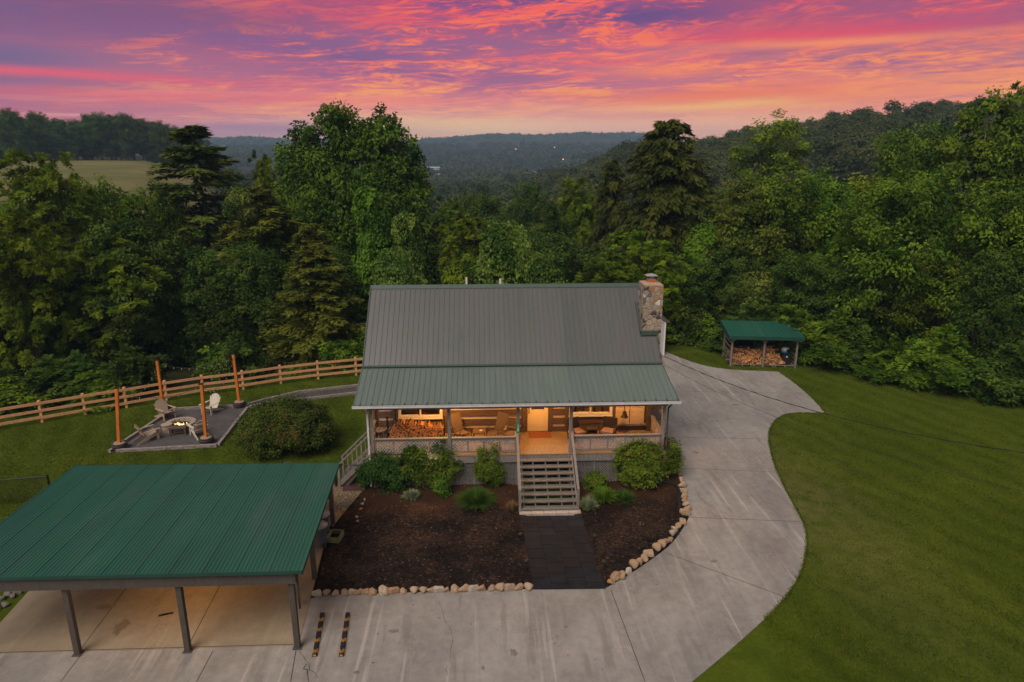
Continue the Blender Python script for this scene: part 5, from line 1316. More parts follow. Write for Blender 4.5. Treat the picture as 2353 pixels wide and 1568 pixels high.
up_ = empty('utility_pole', (EP.x, EP.y, 0), 0, 'wooden utility pole beyond the lawn carrying the two cables', 'utility pole')
k_ = MB(); k_.tube([(EP.x, EP.y + .16, -.5), (EP.x, EP.y + .16, 7.2)], [.15, .11], 10); k_.build('pole', M_shw, up_)
k_ = MB(); k_.box(EP.x - .05, EP.x + .05, EP.y - .04, EP.y + .05, 5.5, 5.7); k_.build('bracket', M_black, up_)
# ------------------------------------------------------------------ foliage
RNG = np.random.default_rng(3)
def unit(v): return v / np.maximum(np.linalg.norm(v, axis=-1, keepdims=True), 1e-9)
def rdir(n): return unit(RNG.normal(size=(n, 3)))
def leaves(P, N, D, ln, wd, fold=.25):
    """diamond leaves: base P, lying along D, facing N"""
    N = unit(N); D = unit(D - N * (D * N).sum(1, keepdims=True)); S = np.cross(N, D)
    ln = np.broadcast_to(ln, (len(P),))[:, None]; wd = np.broadcast_to(wd, (len(P),))[:, None]
    a = P; b_ = P + D * ln * .45 + S * wd * .5 - N * wd * fold; c_ = P + D * ln; d_ = P + D * ln * .45 - S * wd * .5 - N * wd * fold
    V = np.stack([a, b_, c_, d_], 1).reshape(-1, 3); F = np.arange(len(P) * 4).reshape(-1, 4)
    return V, F
def lobes_broad(Ht, R, n, low=.28, seed=0):
    r = np.random.default_rng(seed); out = []
    for i in range(n):
        z = low + (1 - low) * ((i + .5) / n) ** .9; prof = sin(pi * min(1, max(.06, (z - low + .10) / (1.06 - low + .10)))) ** .65
        a = i * 2.4 + r.uniform(-.5, .5); q = R * prof * r.uniform(.35, .8)
        rr_ = R * r.uniform(.34, .54) * (.62 + .45 * prof)
        out.append((q * cos(a), q * sin(a), min(z * Ht, Ht - rr_ * .75), rr_))
    out.append((r.uniform(-.15, .15) * R, r.uniform(-.15, .15) * R, Ht - R * .34, R * .34))
    out.append((0, 0, Ht * .62, R * .5))
    return out
def trunk_mesh(lobes, Ht, r0, seed, name='trunk', m_=None):
    r = random.Random(seed); k_ = MB(); k_.smooth = True
    pts = [Vector((0, 0, -.6))]; n = 7
    for i in range(1, n + 1): pts.append(Vector((r.uniform(-.03, .03) * Ht * .4, r.uniform(-.03, .03) * Ht * .4, Ht * .8 * i / n)))
    k_.tube(pts, [r0 * 1.25] + [r0 * (1 - .85 * i / n) for i in range(1, n + 1)], 8)
    for (x, y, z, rr_) in lobes:
        zb = max(Ht * .18, z - sqrt(x * x + y * y) * .8 - rr_ * .3); j_ = min(n, max(1, int(zb / (Ht * .8) * n))); p0 = pts[j_]
        p1 = p0.lerp(Vector((x, y, z)), .5) + Vector((0, 0, -.05 * Ht * r.uniform(0, 1)))
        k_.tube([p0, p1, Vector((x, y, z + rr_ * .4))], [r0 * .38, r0 * .24, r0 * .06], 6)
        for q in range(3):
            d = Vector((r.gauss(0, 1), r.gauss(0, 1), r.gauss(0, .8))).normalized(); k_.tube([p1.lerp(Vector((x, y, z)), .6), Vector((x, y, z)) + d * rr_ * .95], [r0 * .14, r0 * .03], 5)
    return k_.mesh(name, m_ or M_trunk)
M_trunk = mat('tree_bark', (.10, .075, .055), (.045, .034, .026), .9, 3, (5, 5, .8), bump=.6)
def crown_broad(lobes, nleaf, leaf, flat=.95, spray=.5, seed=0):
    global RNG; RNG = np.random.default_rng(seed)
    lb = np.array(lobes); wgt = lb[:, 3] ** 2; wgt /= wgt.sum()
    ncl = max(20, nleaf // 62); li = RNG.choice(len(lb), ncl, p=wgt)
    d = rdir(ncl); d[:, 2] = d[:, 2] * .8 + .12; d = unit(d)
    rad = RNG.uniform(.78, 1.12, ncl) ; cc = lb[li, :3] + d * (lb[li, 3] * rad)[:, None]
    inner = RNG.random(ncl) < .12; cc[inner] = lb[li[inner], :3] + d[inner] * (lb[li[inner], 3] * .5)[:, None]
    cr_ = lb[li, 3] * RNG.uniform(.20, .46, ncl) + .15
    ct = RNG.uniform(.02, .98, ncl)
    ci = np.repeat(np.arange(ncl), 62); n = len(ci)
    e = rdir(n); e[:, 2] = e[:, 2] * flat * .85 + .12 ; e *= RNG.uniform(.35, 1.05, n)[:, None]
    P = cc[ci] + e * cr_[ci][:, None]
    out = unit(e * .6 + d[ci] * .6)
    N = unit(np.array([0, 0, 1.]) * .42 + out * .85 + RNG.normal(0, .42, (n, 3)))
    D = unit(out + np.array([0, 0, -.35]) + RNG.normal(0, .45, (n, 3)))
    s_ = leaf * RNG.uniform(.65, 1.25, n)
    Vv, F = leaves(P, N, D, s_ * 1.3, s_ * .8)
    return Vv, F, np.clip(ct[ci] + RNG.normal(0, .13, n), 0, 1)
def crown_pinnate(lobes, ncl, leaf=.17, seed=0, fs=1.):
    """radiating fronds with paired leaflets, as on tree-of-heaven and walnut"""
    global RNG; RNG = np.random.default_rng(seed)
    lb = np.array(lobes); wgt = lb[:, 3] ** 2; wgt /= wgt.sum(); li = RNG.choice(len(lb), ncl, p=wgt)
    d = rdir(ncl); d[:, 2] = d[:, 2] * .75 + .22; d = unit(d)
    cc = lb[li, :3] + d * (lb[li, 3] * RNG.uniform(.8, 1.1, ncl))[:, None]; ct = RNG.uniform(.15, .85, ncl)
    nf, npair = 9, 7
    ci = np.repeat(np.arange(ncl), nf); n = len(ci)
    az = RNG.uniform(0, 2 * pi, n); el = RNG.uniform(-.45, 1.2, n); fd = np.stack([np.cos(az) * np.cos(el), np.sin(az) * np.cos(el), np.sin(el)], 1) + d[ci] * .7; fd = unit(fd)
    fl = RNG.uniform(.5, .95, n) * fs
    up = np.array([0, 0, 1.]); side = unit(np.cross(fd, up + .01)); nn = np.cross(side, fd)
    Ps, Ns, Ds, Ts = [], [], [], []
    for k in range(npair):
        u = (k + 1) / npair; c_ = cc[ci] + fd * (fl * u)[:, None] - up * (fl * u * u * .42)[:, None]
        for s_ in (-1, 1):
            Ps.append(c_); Ds.append(unit(side * s_ + fd * .45 - up * .25)); Ns.append(nn + d[ci] * .5 + RNG.normal(0, .3, (n, 3))); Ts.append(ct[ci] + RNG.normal(0, .08, n))
    P = np.concatenate(Ps); s_ = leaf * RNG.uniform(.8, 1.2, len(P))
    Vv, F = leaves(P, np.concatenate(Ns), np.concatenate(Ds), s_ * 1.35, s_ * .55)
    return Vv, F, np.clip(np.concatenate(Ts), 0, 1)
def crown_cedar(Ht, R, nb=150, per=75, droop=.0, low=.06, seed=0, shape=.85, ll=.26, flat=1.):
    global RNG; RNG = np.random.default_rng(seed)
    z = low * Ht + (Ht * .985 - low * Ht) * RNG.random(nb) ** 1.15
    tier = RNG.normal(0, .02 * Ht, nb); z = np.clip(z + tier, low * Ht, Ht * .99)
    L_ = R * np.maximum(.05, (1 - (z / Ht)) ** shape * 1.05) * RNG.uniform(.62, 1.18, nb) + .18
    az = RNG.uniform(0, 2 * pi, nb); bd = np.stack([np.cos(az), np.sin(az), np.zeros(nb)], 1); ct = RNG.uniform(.15, .85, nb)
    bi = np.repeat(np.arange(nb), per); n = len(bi); u = RNG.random(n) ** .75 * .98 + .02
    rise = (RNG.uniform(.05, .35, nb) + .35 * (z / Ht))[bi]
    up = np.array([0, 0, 1.]); sd_ = np.cross(bd, up)[bi]
    lat = RNG.normal(0, 1, n) * L_[bi] * .17 * (1.15 - u)
    P = bd[bi] * (L_[bi] * u)[:, None] + sd_ * lat[:, None]
    P[:, 2] += z[bi] + L_[bi] * (rise * u - (.38 + droop * .35) * u * u) - np.abs(lat) * .25 + RNG.normal(0, .05 + .05 * L_[bi] * .3, n) * flat
    D = unit(bd[bi] * .8 + sd_ * (np.sign(lat) * RNG.uniform(.2, 1.0, n))[:, None] + up * (-.25 - droop * 1.5) + RNG.normal(0, .25, (n, 3)))
    N = unit(up * (.9 - droop * .5) + bd[bi] * (.35 + droop * .6) + RNG.normal(0, .35, (n, 3)))
    s_ = ll * RNG.uniform(.6, 1.3, n)
    Vv, F = leaves(P, N, D, s_ * 1.5, s_ * .55, .15)
    return Vv, F, np.clip(ct[bi] + .25 * (u - .5) + RNG.normal(0, .12, n), 0, 1)
def crown_vine(lobes, nleaf, leaf=.2, seed=0, strands=26):
    global RNG; RNG = np.random.default_rng(seed)
    lb = np.array(lobes); wgt = lb[:, 3] ** 2; wgt /= wgt.sum(); li = RNG.choice(len(lb), nleaf, p=wgt); d = rdir(nleaf); d[:, 2] = np.abs(d[:, 2]) * .9 - .25; d = unit(d)
    ph = RNG.uniform(0, 6, (len(lb), 3))
    bump = 1 + .11 * np.sin(d[:, 0] * 7 + ph[li, 0]) * np.sin(d[:, 1] * 6 + ph[li, 1]) + .07 * np.sin(d[:, 2] * 13 + ph[li, 2]) + RNG.normal(0, .02, nleaf)
    P = lb[li, :3] + d * (lb[li, 3] * bump)[:, None]; P[:, 2] = np.where(d[:, 2] < .2, P[:, 2] - RNG.uniform(0, .9, nleaf) * lb[li, 3] * .5, P[:, 2])
    N = unit(d + np.array([0, 0, .3]) + RNG.normal(0, .5, (nleaf, 3))); D = unit(np.array([0, 0, -1.]) + d * .35 + RNG.normal(0, .35, (nleaf, 3)))
    t_ = .42 + .42 * np.sin(P[:, 0] * 1.3 + ph[0, 0]) * np.sin(P[:, 2] * 1.1 + ph[0, 1]) + RNG.normal(0, .17, nleaf)
    Ps, Ns, Ds, Ts = [P], [N], [D], [t_]
    for i in range(strands):
        q = lb[RNG.integers(len(lb))]; a = RNG.uniform(0, 2 * pi); m_ = 46; u = np.linspace(0, 1, m_)
        base = np.array([q[0] + cos(a) * q[3] * 1.03, q[1] + sin(a) * q[3] * 1.03, q[2] + q[3] * .3]); ln = q[3] * RNG.uniform(.8, 1.9)
        s_ = base + np.stack([np.sin(u * 5 + a) * .12, np.cos(u * 4 + a) * .12, -u * ln], 1) + RNG.normal(0, .09, (m_, 3))
        o_ = np.array([cos(a), sin(a), .2]); Ps.append(s_); Ns.append(np.tile(o_, (m_, 1)) + RNG.normal(0, .35, (m_, 3))); Ds.append(np.tile([0, 0, -1.], (m_, 1)) + RNG.normal(0, .4, (m_, 3))); Ts.append(np.full(m_, .75) + RNG.normal(0, .12, m_))
    P = np.concatenate(Ps); s_ = leaf * RNG.uniform(.65, 1.2, len(P))
    Vv, F = leaves(P, np.concatenate(Ns), np.concatenate(Ds), s_, s_ * .95, .12)
    return Vv, F, np.clip(np.concatenate(Ts), 0, 1)
LM_mid = leafmat('leaf_mid', (.020, .056, .005), (.175, .260, .018))
LM_bright = leafmat('leaf_bright', (.040, .092, .006), (.265, .365, .020), .35)
LM_olive = leafmat('leaf_olive', (.050, .062, .008), (.180, .180, .024), .3)
LM_dark = leafmat('leaf_dark', (.014, .036, .006), (.100, .150, .020), .25)
LM_vine = leafmat('leaf_vine', (.026, .062, .009), (.260, .330, .060), .3)
LM_cedar = leafmat('leaf_cedar', (.024, .038, .005), (.170, .180, .022), .2)
LM_cedard = leafmat('leaf_cedar_dark', (.020, .034, .006), (.092, .108, .016), .2)
LM_yellow = leafmat('leaf_yellow_olive', (.058, .088, .006), (.250, .300, .022), .35)
LM_dome = leafmat('leaf_grape_vine', (.024, .066, .008), (.270, .370, .060), .3, .02)
LM_open = leafmat('leaf_open_cedar', (.022, .046, .006), (.150, .185, .022), .2)
LM_deep = leafmat('leaf_deep', (.015, .044, .005), (.135, .205, .018))
PROTO = {}
def make_tree(kind, name, crown, trunk, m_):
    Vv, F, tn = crown
    r = bpy.data.objects.new(name, None)
    cm_ = npmesh('crown', Vv, F, m_, tn); PROTO[kind] = (name, cm_, trunk)
for i in range(4):
    lb = lobes_broad(14, 4.6, 15, .14, i); make_tree('broad%d' % i, 'broadleaf_tree', crown_broad(lb, 26000, .25, seed=i), trunk_mesh(lb, 14, .26, i), LM_mid)
for i in range(2):
    lb = lobes_broad(14, 4.4, 17, .12, 20 + i); make_tree('bright%d' % i, 'broadleaf_tree', crown_pinnate(lb, 300, .22, seed=20 + i), trunk_mesh(lb, 14, .22, 20 + i), LM_bright)
for i in range(2):
    lb = lobes_broad(14, 4.6, 14, .16, 30 + i); make_tree('olive%d' % i, 'broadleaf_tree', crown_broad(lb, 20000, .23, .5, seed=30 + i), trunk_mesh(lb, 14, .24, 30 + i), LM_olive)
for i in range(2):
    lb = lobes_broad(14, 4.8, 15, .10, 40 + i); make_tree('dark%d' % i, 'broadleaf_tree', crown_broad(lb, 22000, .27, seed=40 + i), trunk_mesh(lb, 14, .26, 40 + i), LM_dark)
lb = [(a_, b_, c_, d_ * 1.18) for a_, b_, c_, d_ in [(-1.0, 0, 18.6, 1.35), (-.2, .5, 17.2, 1.7), (2.5, .2, 18.2, 1.3), (2.9, 0, 16.6, 1.7), (-4.4, .3, 17.2, 1.2), (-5.3, 0, 15.6, 1.2), (-3.6, -.4, 14.6, 1.9), (5.2, .2, 16.6, .8), (4.6, 0, 14.9, 1.5), (5.4, .4, 13.0, 1.4), (.6, -1, 14.6, 2.1), (-5.0, .2, 12.2, 1.7), (-2.2, -1.6, 11.8, 2.2), (2.6, -1.6, 12.0, 2.2), (4.9, .2, 10.2, 1.7), (-4.2, -.4, 9.2, 1.9), (.2, -2.2, 9.4, 2.2), (3.4, -1.8, 8.0, 2.1), (-2.8, -1.8, 7.0, 2.1), (-5.2, .4, 6.2, 1.7), (.6, -2.4, 5.6, 2.2), (4.6, -.5, 5.2, 2.0), (-3.4, -1.4, 3.8, 2.1), (2.2, -2, 3.0, 2.1)]]
make_tree('big', 'broadleaf_tree', crown_broad(lb, 64000, .28, seed=51), trunk_mesh(lb, 20, .42, 51), LM_deep)
lb = [(0, 0, 14.6, 1.7), (1.2, .3, 12.6, 1.7), (-1.3, .2, 12.2, 1.8), (.3, -.2, 10.9, 1.2), (1.7, 0, 7.6, 1.4), (-1.4, .4, 7.6, 1.7), (.5, .2, 6.2, 1.6)]
make_tree('airy', 'broadleaf_tree', crown_broad(lb, 7500, .22, .8, seed=52), trunk_mesh(lb, 16, .26, 52), LM_olive)
lb = [(0, 0, 17.2, 1.9), (2.2, .5, 15.2, 2.1), (-2.3, .3, 14.6, 2.1), (.4, -1.2, 14.0, 2.0), (2.8, -.4, 12.4, 1.6), (-2.6, .2, 11.8, 1.6), (1.5, 1.8, 12.8, 2.0), (-.2, .6, 4.0, 2.4), (1.9, .3, 3.2, 2.2), (-2, .2, 3.0, 2.2)]
make_tree('tall', 'broadleaf_tree', crown_broad(lb, 24000, .25, .6, seed=53), trunk_mesh(lb, 19, .34, 53, m_=mat('pale_bark', (.36, .29, .23), (.24, .19, .15), .9, 3, (5, 5, .8), bump=.5)), LM_mid)
for i in range(2): make_tree('cedar%d' % i, 'cedar_tree', crown_cedar(14, 4.4, 230, 110, .05, .02, 60 + i, .75, .26), trunk_mesh([], 17, .22, 60 + i), LM_cedar)
make_tree('cedarup', 'cedar_tree', crown_cedar(16, 3.6, 170, 150, .0, .06, 63, .72, .24, .8), trunk_mesh([], 19, .22, 63), LM_cedar)
for i in range(2): make_tree('cone%d' % i, 'cedar_tree', crown_cedar(15, 3.5, 330, 90, .6, .01, 70 + i, .42, .27), trunk_mesh([], 18, .25, 70 + i), LM_cedard)
VL = [[(0, 0, 5.3, 2.6), (-1.6, 0, 4.0, 2.0), (1.7, .3, 3.6, 2.1), (-2.6, .4, 2.0, 1.7), (2.8, -.2, 1.9, 1.9), (.2, -1.4, 2.6, 2.2)],
      [(0, 0, 7.6, 1.6), (.3, -.2, 5.6, 2.1), (-.9, .2, 4.2, 1.9), (1.1, .2, 3.4, 2.0), (0, -.7, 1.9, 2.4)],
      [(0, 0, 2.4, 1.7), (1.6, .2, 1.6, 1.5), (-1.5, 0, 1.5, 1.4), (.2, -1.0, 1.0, 1.3)]]
def lumpy(q, sd):
    r = np.random.default_rng(sd); out = []
    for (x, y, z, rr_) in q:
        out.append((x, y, z, rr_ * .72))
        for k in range(6):
            d = r.normal(size=3); d /= np.linalg.norm(d); d[2] = d[2] * .8 + .1; out.append((x + d[0] * rr_ * .62, y + d[1] * rr_ * .62, z + d[2] * rr_ * .62, rr_ * r.uniform(.24, .46)))
    return out
VL = [lumpy(q, 5 + i) for i, q in enumerate(VL)]
for i, q in enumerate(VL): make_tree('vine%d' % i, ('vine_mound', 'vine_column', 'vine_mound')[i], crown_vine(q, (19000, 19000, 9000)[i], .235, 80 + i), trunk_mesh([], (6, 8, 2.5)[i], .14, 80 + i), LM_vine)
def bush_lobes(s): 
    r = np.random.default_rng(s); return [(r.uniform(-1.3, 1.3), r.uniform(-.9, .9), r.uniform(.5, 1.9), r.uniform(.7, 1.1)) for _ in range(7)] + [(0, 0, 1.2, 1.2), (0, 0, 2.5, .7)]
for i in range(2): q = bush_lobes(90 + i); make_tree('bush%d' % i, 'wild_shrub', crown_pinnate(q, 75, .22, seed=90 + i), trunk_mesh(q, 2.6, .07, 90 + i), LM_bright)
for i in range(2): q = bush_lobes(95 + i); make_tree('bushd%d' % i, 'wild_shrub', crown_broad(q, 5200, .21, seed=95 + i), trunk_mesh(q, 2.6, .07, 95 + i), LM_mid)
KH = {'big': 20, 'tall': 19, 'airy': 16.2, 'cedarup': 16, 'cone0': 15, 'cone1': 15, 'vine0': 7.8, 'vine1': 9.2, 'vine2': 4.1}
KR = {'big': 6.7, 'tall': 4.8, 'airy': 3.4, 'cedarup': 3.6, 'cone0': 3.7, 'cone1': 3.7, 'vine0': 4.4, 'vine1': 2.7, 'vine2': 3.0, 'cedar0': 4.4, 'cedar1': 4.4}
def kh(k): return KH.get(k, 3.3 if k.startswith('bush') else 14.)
def kr(k): return KR.get(k, 2.2 if k.startswith('bush') else 5.2)
def plant(kind, x, y, H_, R_, label, group=None, cat='tree', rz=None, m_=None, z=None):
    name, cm_, tm = PROTO[kind]; z = hz(x, y) if z is None else z
    r = empty(name, (x, y, z), random.uniform(0, 6.28) if rz is None else rz, label, cat, group)
    s_ = R_ / kr(kind); r.scale = (s_, s_, H_ / kh(kind))
    for nm, me_ in (('crown', cm_), ('trunk', tm)):
        o = bpy.data.objects.new(nm, me_); COL.objects.link(o); o.parent = r
        if nm == 'crown' and m_: o.material_slots[0].link = 'OBJECT'; o.material_slots[0].material = m_
    return r
def tree(kind, px, top, Y, wpx, label, group=None, cat='tree', rz=None, m_=None, up=None):
    p = atY(px, top, Y); g_ = hz(p.x, Y) if up is None else p.z - up; dist = Vector((p.x, Y, p.z - CAM_H)).dot(_fw)
    return plant(kind, p.x, Y, max(1.5, p.z - g_), wpx / 2 / _f * dist, label, group, cat, rz, m_, None if up is None else g_)
# trees one can name, by their crown top in the view and their distance
tree('bright0', 80, 362, 50, 300, 'tall light green feathery tree at the end of the rail fence beyond the lawn', m_=LM_yellow)
tree('bright1', 25, 500, 43, 210, 'low bright feathery tree hanging over the fence at the edge of the view')
tree('broad0', 195, 428, 57, 170, 'rounded mid green tree in front of the hay field')
tree('bright0', 235, 560, 46, 260, 'bright feathery tree low behind the fence, below the hay field')
tree('cedarup', 437, 288, 64, 430, 'tall open cedar with tiered branches standing out against the far tree line', m_=LM_open)
tree('broad1', 372, 432, 61, 140, 'rounded tree at the foot of the tall open cedar, below the hay field')
tree('olive0', 298, 452, 58, 140, 'olive tree below the middle of the hay field', m_=LM_mid)
tree('cedar0', 590, 432, 53, 400, 'broad olive cedar with sweeping boughs beyond the rail fence', rz=1.)
tree('cedar1', 720, 560, 46.5, 300, 'lower spreading cedar whose boughs reach toward the cabin roof')
tree('vine2', 545, 416, 51.5, 120, 'pale vine clump draped over the top of the broad cedar', cat='vine', up=3.0)
tree('bright1', 605, 372, 66, 110, 'small yellow green tree top between the open cedar and the tallest tree')
tree('big', 800, 240, 60, 345, 'tallest dark tree of the wood, its crown high against the sky', rz=0.)
tree('vine1', 858, 256, 61, 120, 'slender vine topped tree rising out of the tallest tree', m_=LM_mid)
tree('vine1', 850, 408, 53, 150, 'column of leafy vine in front of the tallest tree', cat='vine', m_=LM_mid)
tree('vine1', 935, 470, 52, 120, 'bright vine curtain on the outer side of the tallest tree', cat='vine', rz=2., m_=LM_dome)
tree('vine0', 905, 545, 47.5, 170, 'light green vine heap at the foot of the tallest tree', cat='vine')
tree('vine0', 1165, 478, 48.5, 240, 'dome shaped vine covered mound behind the middle of the cabin roof', cat='vine', rz=.3, m_=LM_dome)
tree('vine0', 1250, 555, 47.5, 190, 'lower vine covered mound sloping off the domed one', cat='vine', rz=2.2, m_=LM_dome)
tree('vine0', 1050, 580, 47.5, 160, 'dark leaved vine mound behind the two roof vent pipes', cat='vine', rz=4, m_=LM_mid)
tree('bright1', 1030, 468, 80, 150, 'bright tree top between the vine column and the domed vine mound', m_=LM_mid)
tree('broad2', 1108, 448, 92, 130, 'rounded tree top behind the domed vine mound', m_=LM_dark)
tree('broad3', 1215, 432, 96, 130, 'grey green tree top in the hollow behind the cabin', m_=LM_dark)
tree('bright0', 1325, 418, 74, 150, 'upright bright green tree just left of the dark cedars')
tree('dark0', 1270, 480, 66, 150, 'dark tree filling the gap below the bright upright tree')
tree('cone1', 1408, 368, 70, 140, 'narrower dark cedar standing beside the tallest cedar')
tree('cone0', 1535, 276, 58, 320, 'tallest dark cedar with drooping sprays behind the chimney')
tree('cone1', 1600, 405, 56.5, 190, 'shorter dark cedar merging with the right flank of the tallest cedar')
tree('vine1', 1615, 500, 53.5, 130, 'vine clad column leaning against the tallest cedar', cat='vine', m_=LM_mid)
tree('bright0', 1500, 560, 49.5, 190, 'bright feathery tree directly behind the chimney')
tree('bright1', 1395, 585, 48.5, 190, 'mid height feathery tree behind the ridge just left of the chimney', m_=LM_mid)
tree('airy', 1790, 262, 80, 200, 'thin olive tree with bare visible trunk rising above the wooded hill', m_=LM_yellow, rz=0.)
tree('dark1', 1715, 480, 62, 180, 'dark round tree below the thin olive tree')
tree('broad0', 1960, 425, 60, 270, 'wide bright green crown in front of the wooded hill', m_=LM_bright, rz=1.)
tree('broad1', 2115, 302, 66, 250, 'tall rounded tree standing in front of the wooded ridge')
tree('tall', 2280, 220, 52, 250, 'very tall tree near the edge of the view with a pale bare trunk', m_=LM_mid)
tree('bright0', 2368, 205, 54, 180, 'tallest feathery tree cut off by the edge of the view', m_=LM_mid)
tree('broad3', 2090, 545, 50, 220, 'mid green tree leaning over the big lawn', m_=LM_bright)
tree('bright1', 1880, 590, 51.5, 240, 'spreading feathery tree behind the firewood shed')
tree('vine0', 1735, 600, 51, 190, 'pale vine heap between the chimney and the firewood shed', cat='vine')
tree('cedar0', 2230, 560, 47.5, 210, 'ragged cedar at the edge of the big lawn', rz=3.)
tree('dark0', 2330, 480, 48, 230, 'dark leafy tree behind the ragged cedar')
tree('bright0', 2320, 690, 40.5, 220, 'bright young tree at the lawn edge near the edge of the view', m_=LM_mid)
tree('bright1', 1985, 640, 48.5, 230, 'low bright tree spreading toward the lawn right of the firewood shed')
# the wood behind the fence and behind the lawn: many alike
def filler(n, x0, x1, d0, d1, kinds, h0, h1, r0, r1, label, group, cat='tree', seed=1, ms=(None,), skip=()):
    r = random.Random(seed)
    for i in range(n):
        x = x0 + (x1 - x0) * (i + r.uniform(.1, .9)) / n; y = float(edge_y(x)) + r.uniform(d0, d1); k = r.choice(kinds); q_ = (r.uniform(h0, h1), r.uniform(r0, r1)); a_ = r.uniform(0, 6.28); mm = r.choice(ms)
        if any(p_ < x < q2 for p_, q2 in skip): continue
        plant(k, x, y, q_[0], q_[1], label, group, cat, a_, mm)
filler(20, -34, -6, 1.6, 4, ['bushd0', 'bushd1', 'bush0', 'bush1'], 1.6, 3.2, 1.7, 2.4, 'leafy undergrowth shrub crowding behind the rail fence', 'shrubs behind the rail fence', 'shrub', 1, (LM_mid, LM_dark), ((-20.5, -17.2), (-14, -10.5)))
filler(12, -36, -5, 9, 15, ['dark0', 'dark1', 'broad3'], 6, 8.5, 2.6, 3.6, 'middle sized tree in the dark wood behind the rail fence', 'trees behind the rail fence', 'tree', 2)
filler(12, -44, -4, 11, 26, ['broad0', 'broad1', 'dark0', 'cedar1'], 10, 13, 3.8, 5, 'taller tree deep in the wood beyond the rail fence', 'tall trees beyond the rail fence', 'tree', 3)
filler(12, -3, 15, 1.5, 3.5, ['bushd0', 'bushd1', 'vine2', 'bush0'], 2.4, 3.6, 2.0, 2.6, 'leafy shrub in the thicket right behind the cabin', 'shrubs behind the cabin', 'shrub', 4)
filler(12, -4, 17, 9, 20, ['dark0', 'dark1', 'broad3', 'bright1'], 7.5, 10.5, 2.8, 3.8, 'tree in the thick of the wood behind the cabin', 'trees behind the cabin', 'tree', 5)
filler(20, 14, 46, .8, 3.0, ['bush0', 'bush1', 'bushd0', 'bushd1'], 1.8, 3.8, 1.7, 2.6, 'leafy shrub along the wood edge of the big lawn', 'shrubs along the big lawn', 'shrub', 6, (LM_mid, LM_dark, LM_dark))
filler(14, 15, 52, 6, 11, ['dark0', 'dark1', 'bright0', 'broad1'], 6, 9, 2.6, 3.7, 'middle sized tree in the wood beside the big lawn', 'trees beside the big lawn', 'tree', 7)
filler(14, 16, 60, 9, 24, ['broad0', 'broad2', 'dark1', 'olive0'], 10, 14, 3.8, 5, 'taller tree deep in the wood beside the big lawn', 'tall trees beside the big lawn', 'tree', 8)
r = random.Random(9)
for i in range(34):
    az = radians(r.uniform(-15, 13)); d = r.uniform(76, 150); x, y = d * sin(az), d * cos(az)
    plant(r.choice(['broad0', 'broad1', 'olive0', 'olive1', 'dark1', 'bright0']), x, y, r.uniform(9, 13), r.uniform(4, 5.4), 'rounded tree top in the hollow below the cabin', 'trees in the hollow behind the cabin', 'tree')
for i in range(30):
    az = radians(r.uniform(14, 42)); d = r.uniform(76, 140); x, y = d * sin(az), d * cos(az)
    if 24 < math.degrees(az) < 28 and d < 118: continue
    plant(r.choice(['broad1', 'broad2', 'olive0', 'olive1', 'dark0', 'broad3']), x, y, r.uniform(8, 11.5), r.uniform(4, 5.4), 'tree in the dip between the lawn wood and the wooded hill', 'trees below the wooded hill', 'tree')
for i in range(16):
    az = radians(-36 + i * 1.05 + r.uniform(-.4, .4)); d = r.uniform(66, 92); x, y = d * sin(az), d * cos(az)
    plant(r.choice(['broad0', 'olive1', 'dark1', 'bright1']), x, y, r.uniform(6, 9), r.uniform(3.4, 4.6), 'tree on the slope between the rail fence and the hay field', 'trees below the hay field', 'tree')
for i in range(46):
    az = radians(-38 + i * .40 + r.uniform(-.2, .2)); d = r.uniform(300, 330) + (i % 2) * 14; x, y = d * sin(az), d * cos(az)
    if az > radians(-20.5): continue
    plant(r.choice(['broad0', 'broad1', 'dark0', 'dark1', 'olive1']), x, y, r.uniform(12, 17), r.uniform(5, 7.5), 'dark tree in the tree line above the hay field', 'tree line above the hay field', 'tree', None, LM_dark)

# far buildings in the valley
def far_house(px, py, wpx, hpx, label, R0=90):
    d = _ray(px, py + hpx * .5); d = d / Vector((d.x, d.y, 0)).length; q = R0
    while q < 1400 and CAM_H + d.z * q > hz(d.x * q, d.y * q): q += 2
    x, y, g_ = d.x * q, d.y * q, hz(d.x * q, d.y * q); dist = Vector((x, y, g_ - CAM_H)).dot(_fw); w_ = wpx / _f * dist; h_ = hpx / _f * dist
    r = empty('farm_building', (x, y, g_), 0, label, 'building'); h0 = h_ * .6
    k_ = MB(); k_.box(-w_ / 2, w_ / 2, 0, w_ * .35, -2, h0); k_.build('wall', M_farw, r, False)
    k_ = MB(); k_.prism([(-w_ / 2 - .3, -.4, h0 + .02), (-w_ / 2 - .3, w_ * .175, h_), (-w_ / 2 - .3, w_ * .35 + .4, h0 + .02)], (w_ + .6, 0, 0)); k_.build('roof', M_farr, r, False)
    for i in range(4): xx = -w_ / 2 + w_ * (i + .5) / 4; k_ = MB(); k_.box(xx - w_ * .04, xx + w_ * .04, -.06, -.01, h0 * .35, h0 * .75); k_.build('window', M_black, r, False)
    FH.append((x, y, w_))
FH = []
M_farw = mat('far_white_wall', (.50, .49, .50), (.45, .44, .45), .7, 1)
M_farr = mat('far_pale_roof', (.42, .41, .43), (.37, .36, .38), .6, 1)
far_house(990, 387, 44, 6, 'long white building on the misty valley floor')
far_house(1008, 403, 14, 6, 'small pale house in front of the long white valley building')
far_house(1240, 399, 38, 7, 'white farmhouse with pale gable roof in the valley')
far_house(965, 383, 14, 5, 'little pale shed beside the long white valley building')
far_house(1852, 434, 36, 14, 'pale roofed building glimpsed behind the thin olive tree', 84)
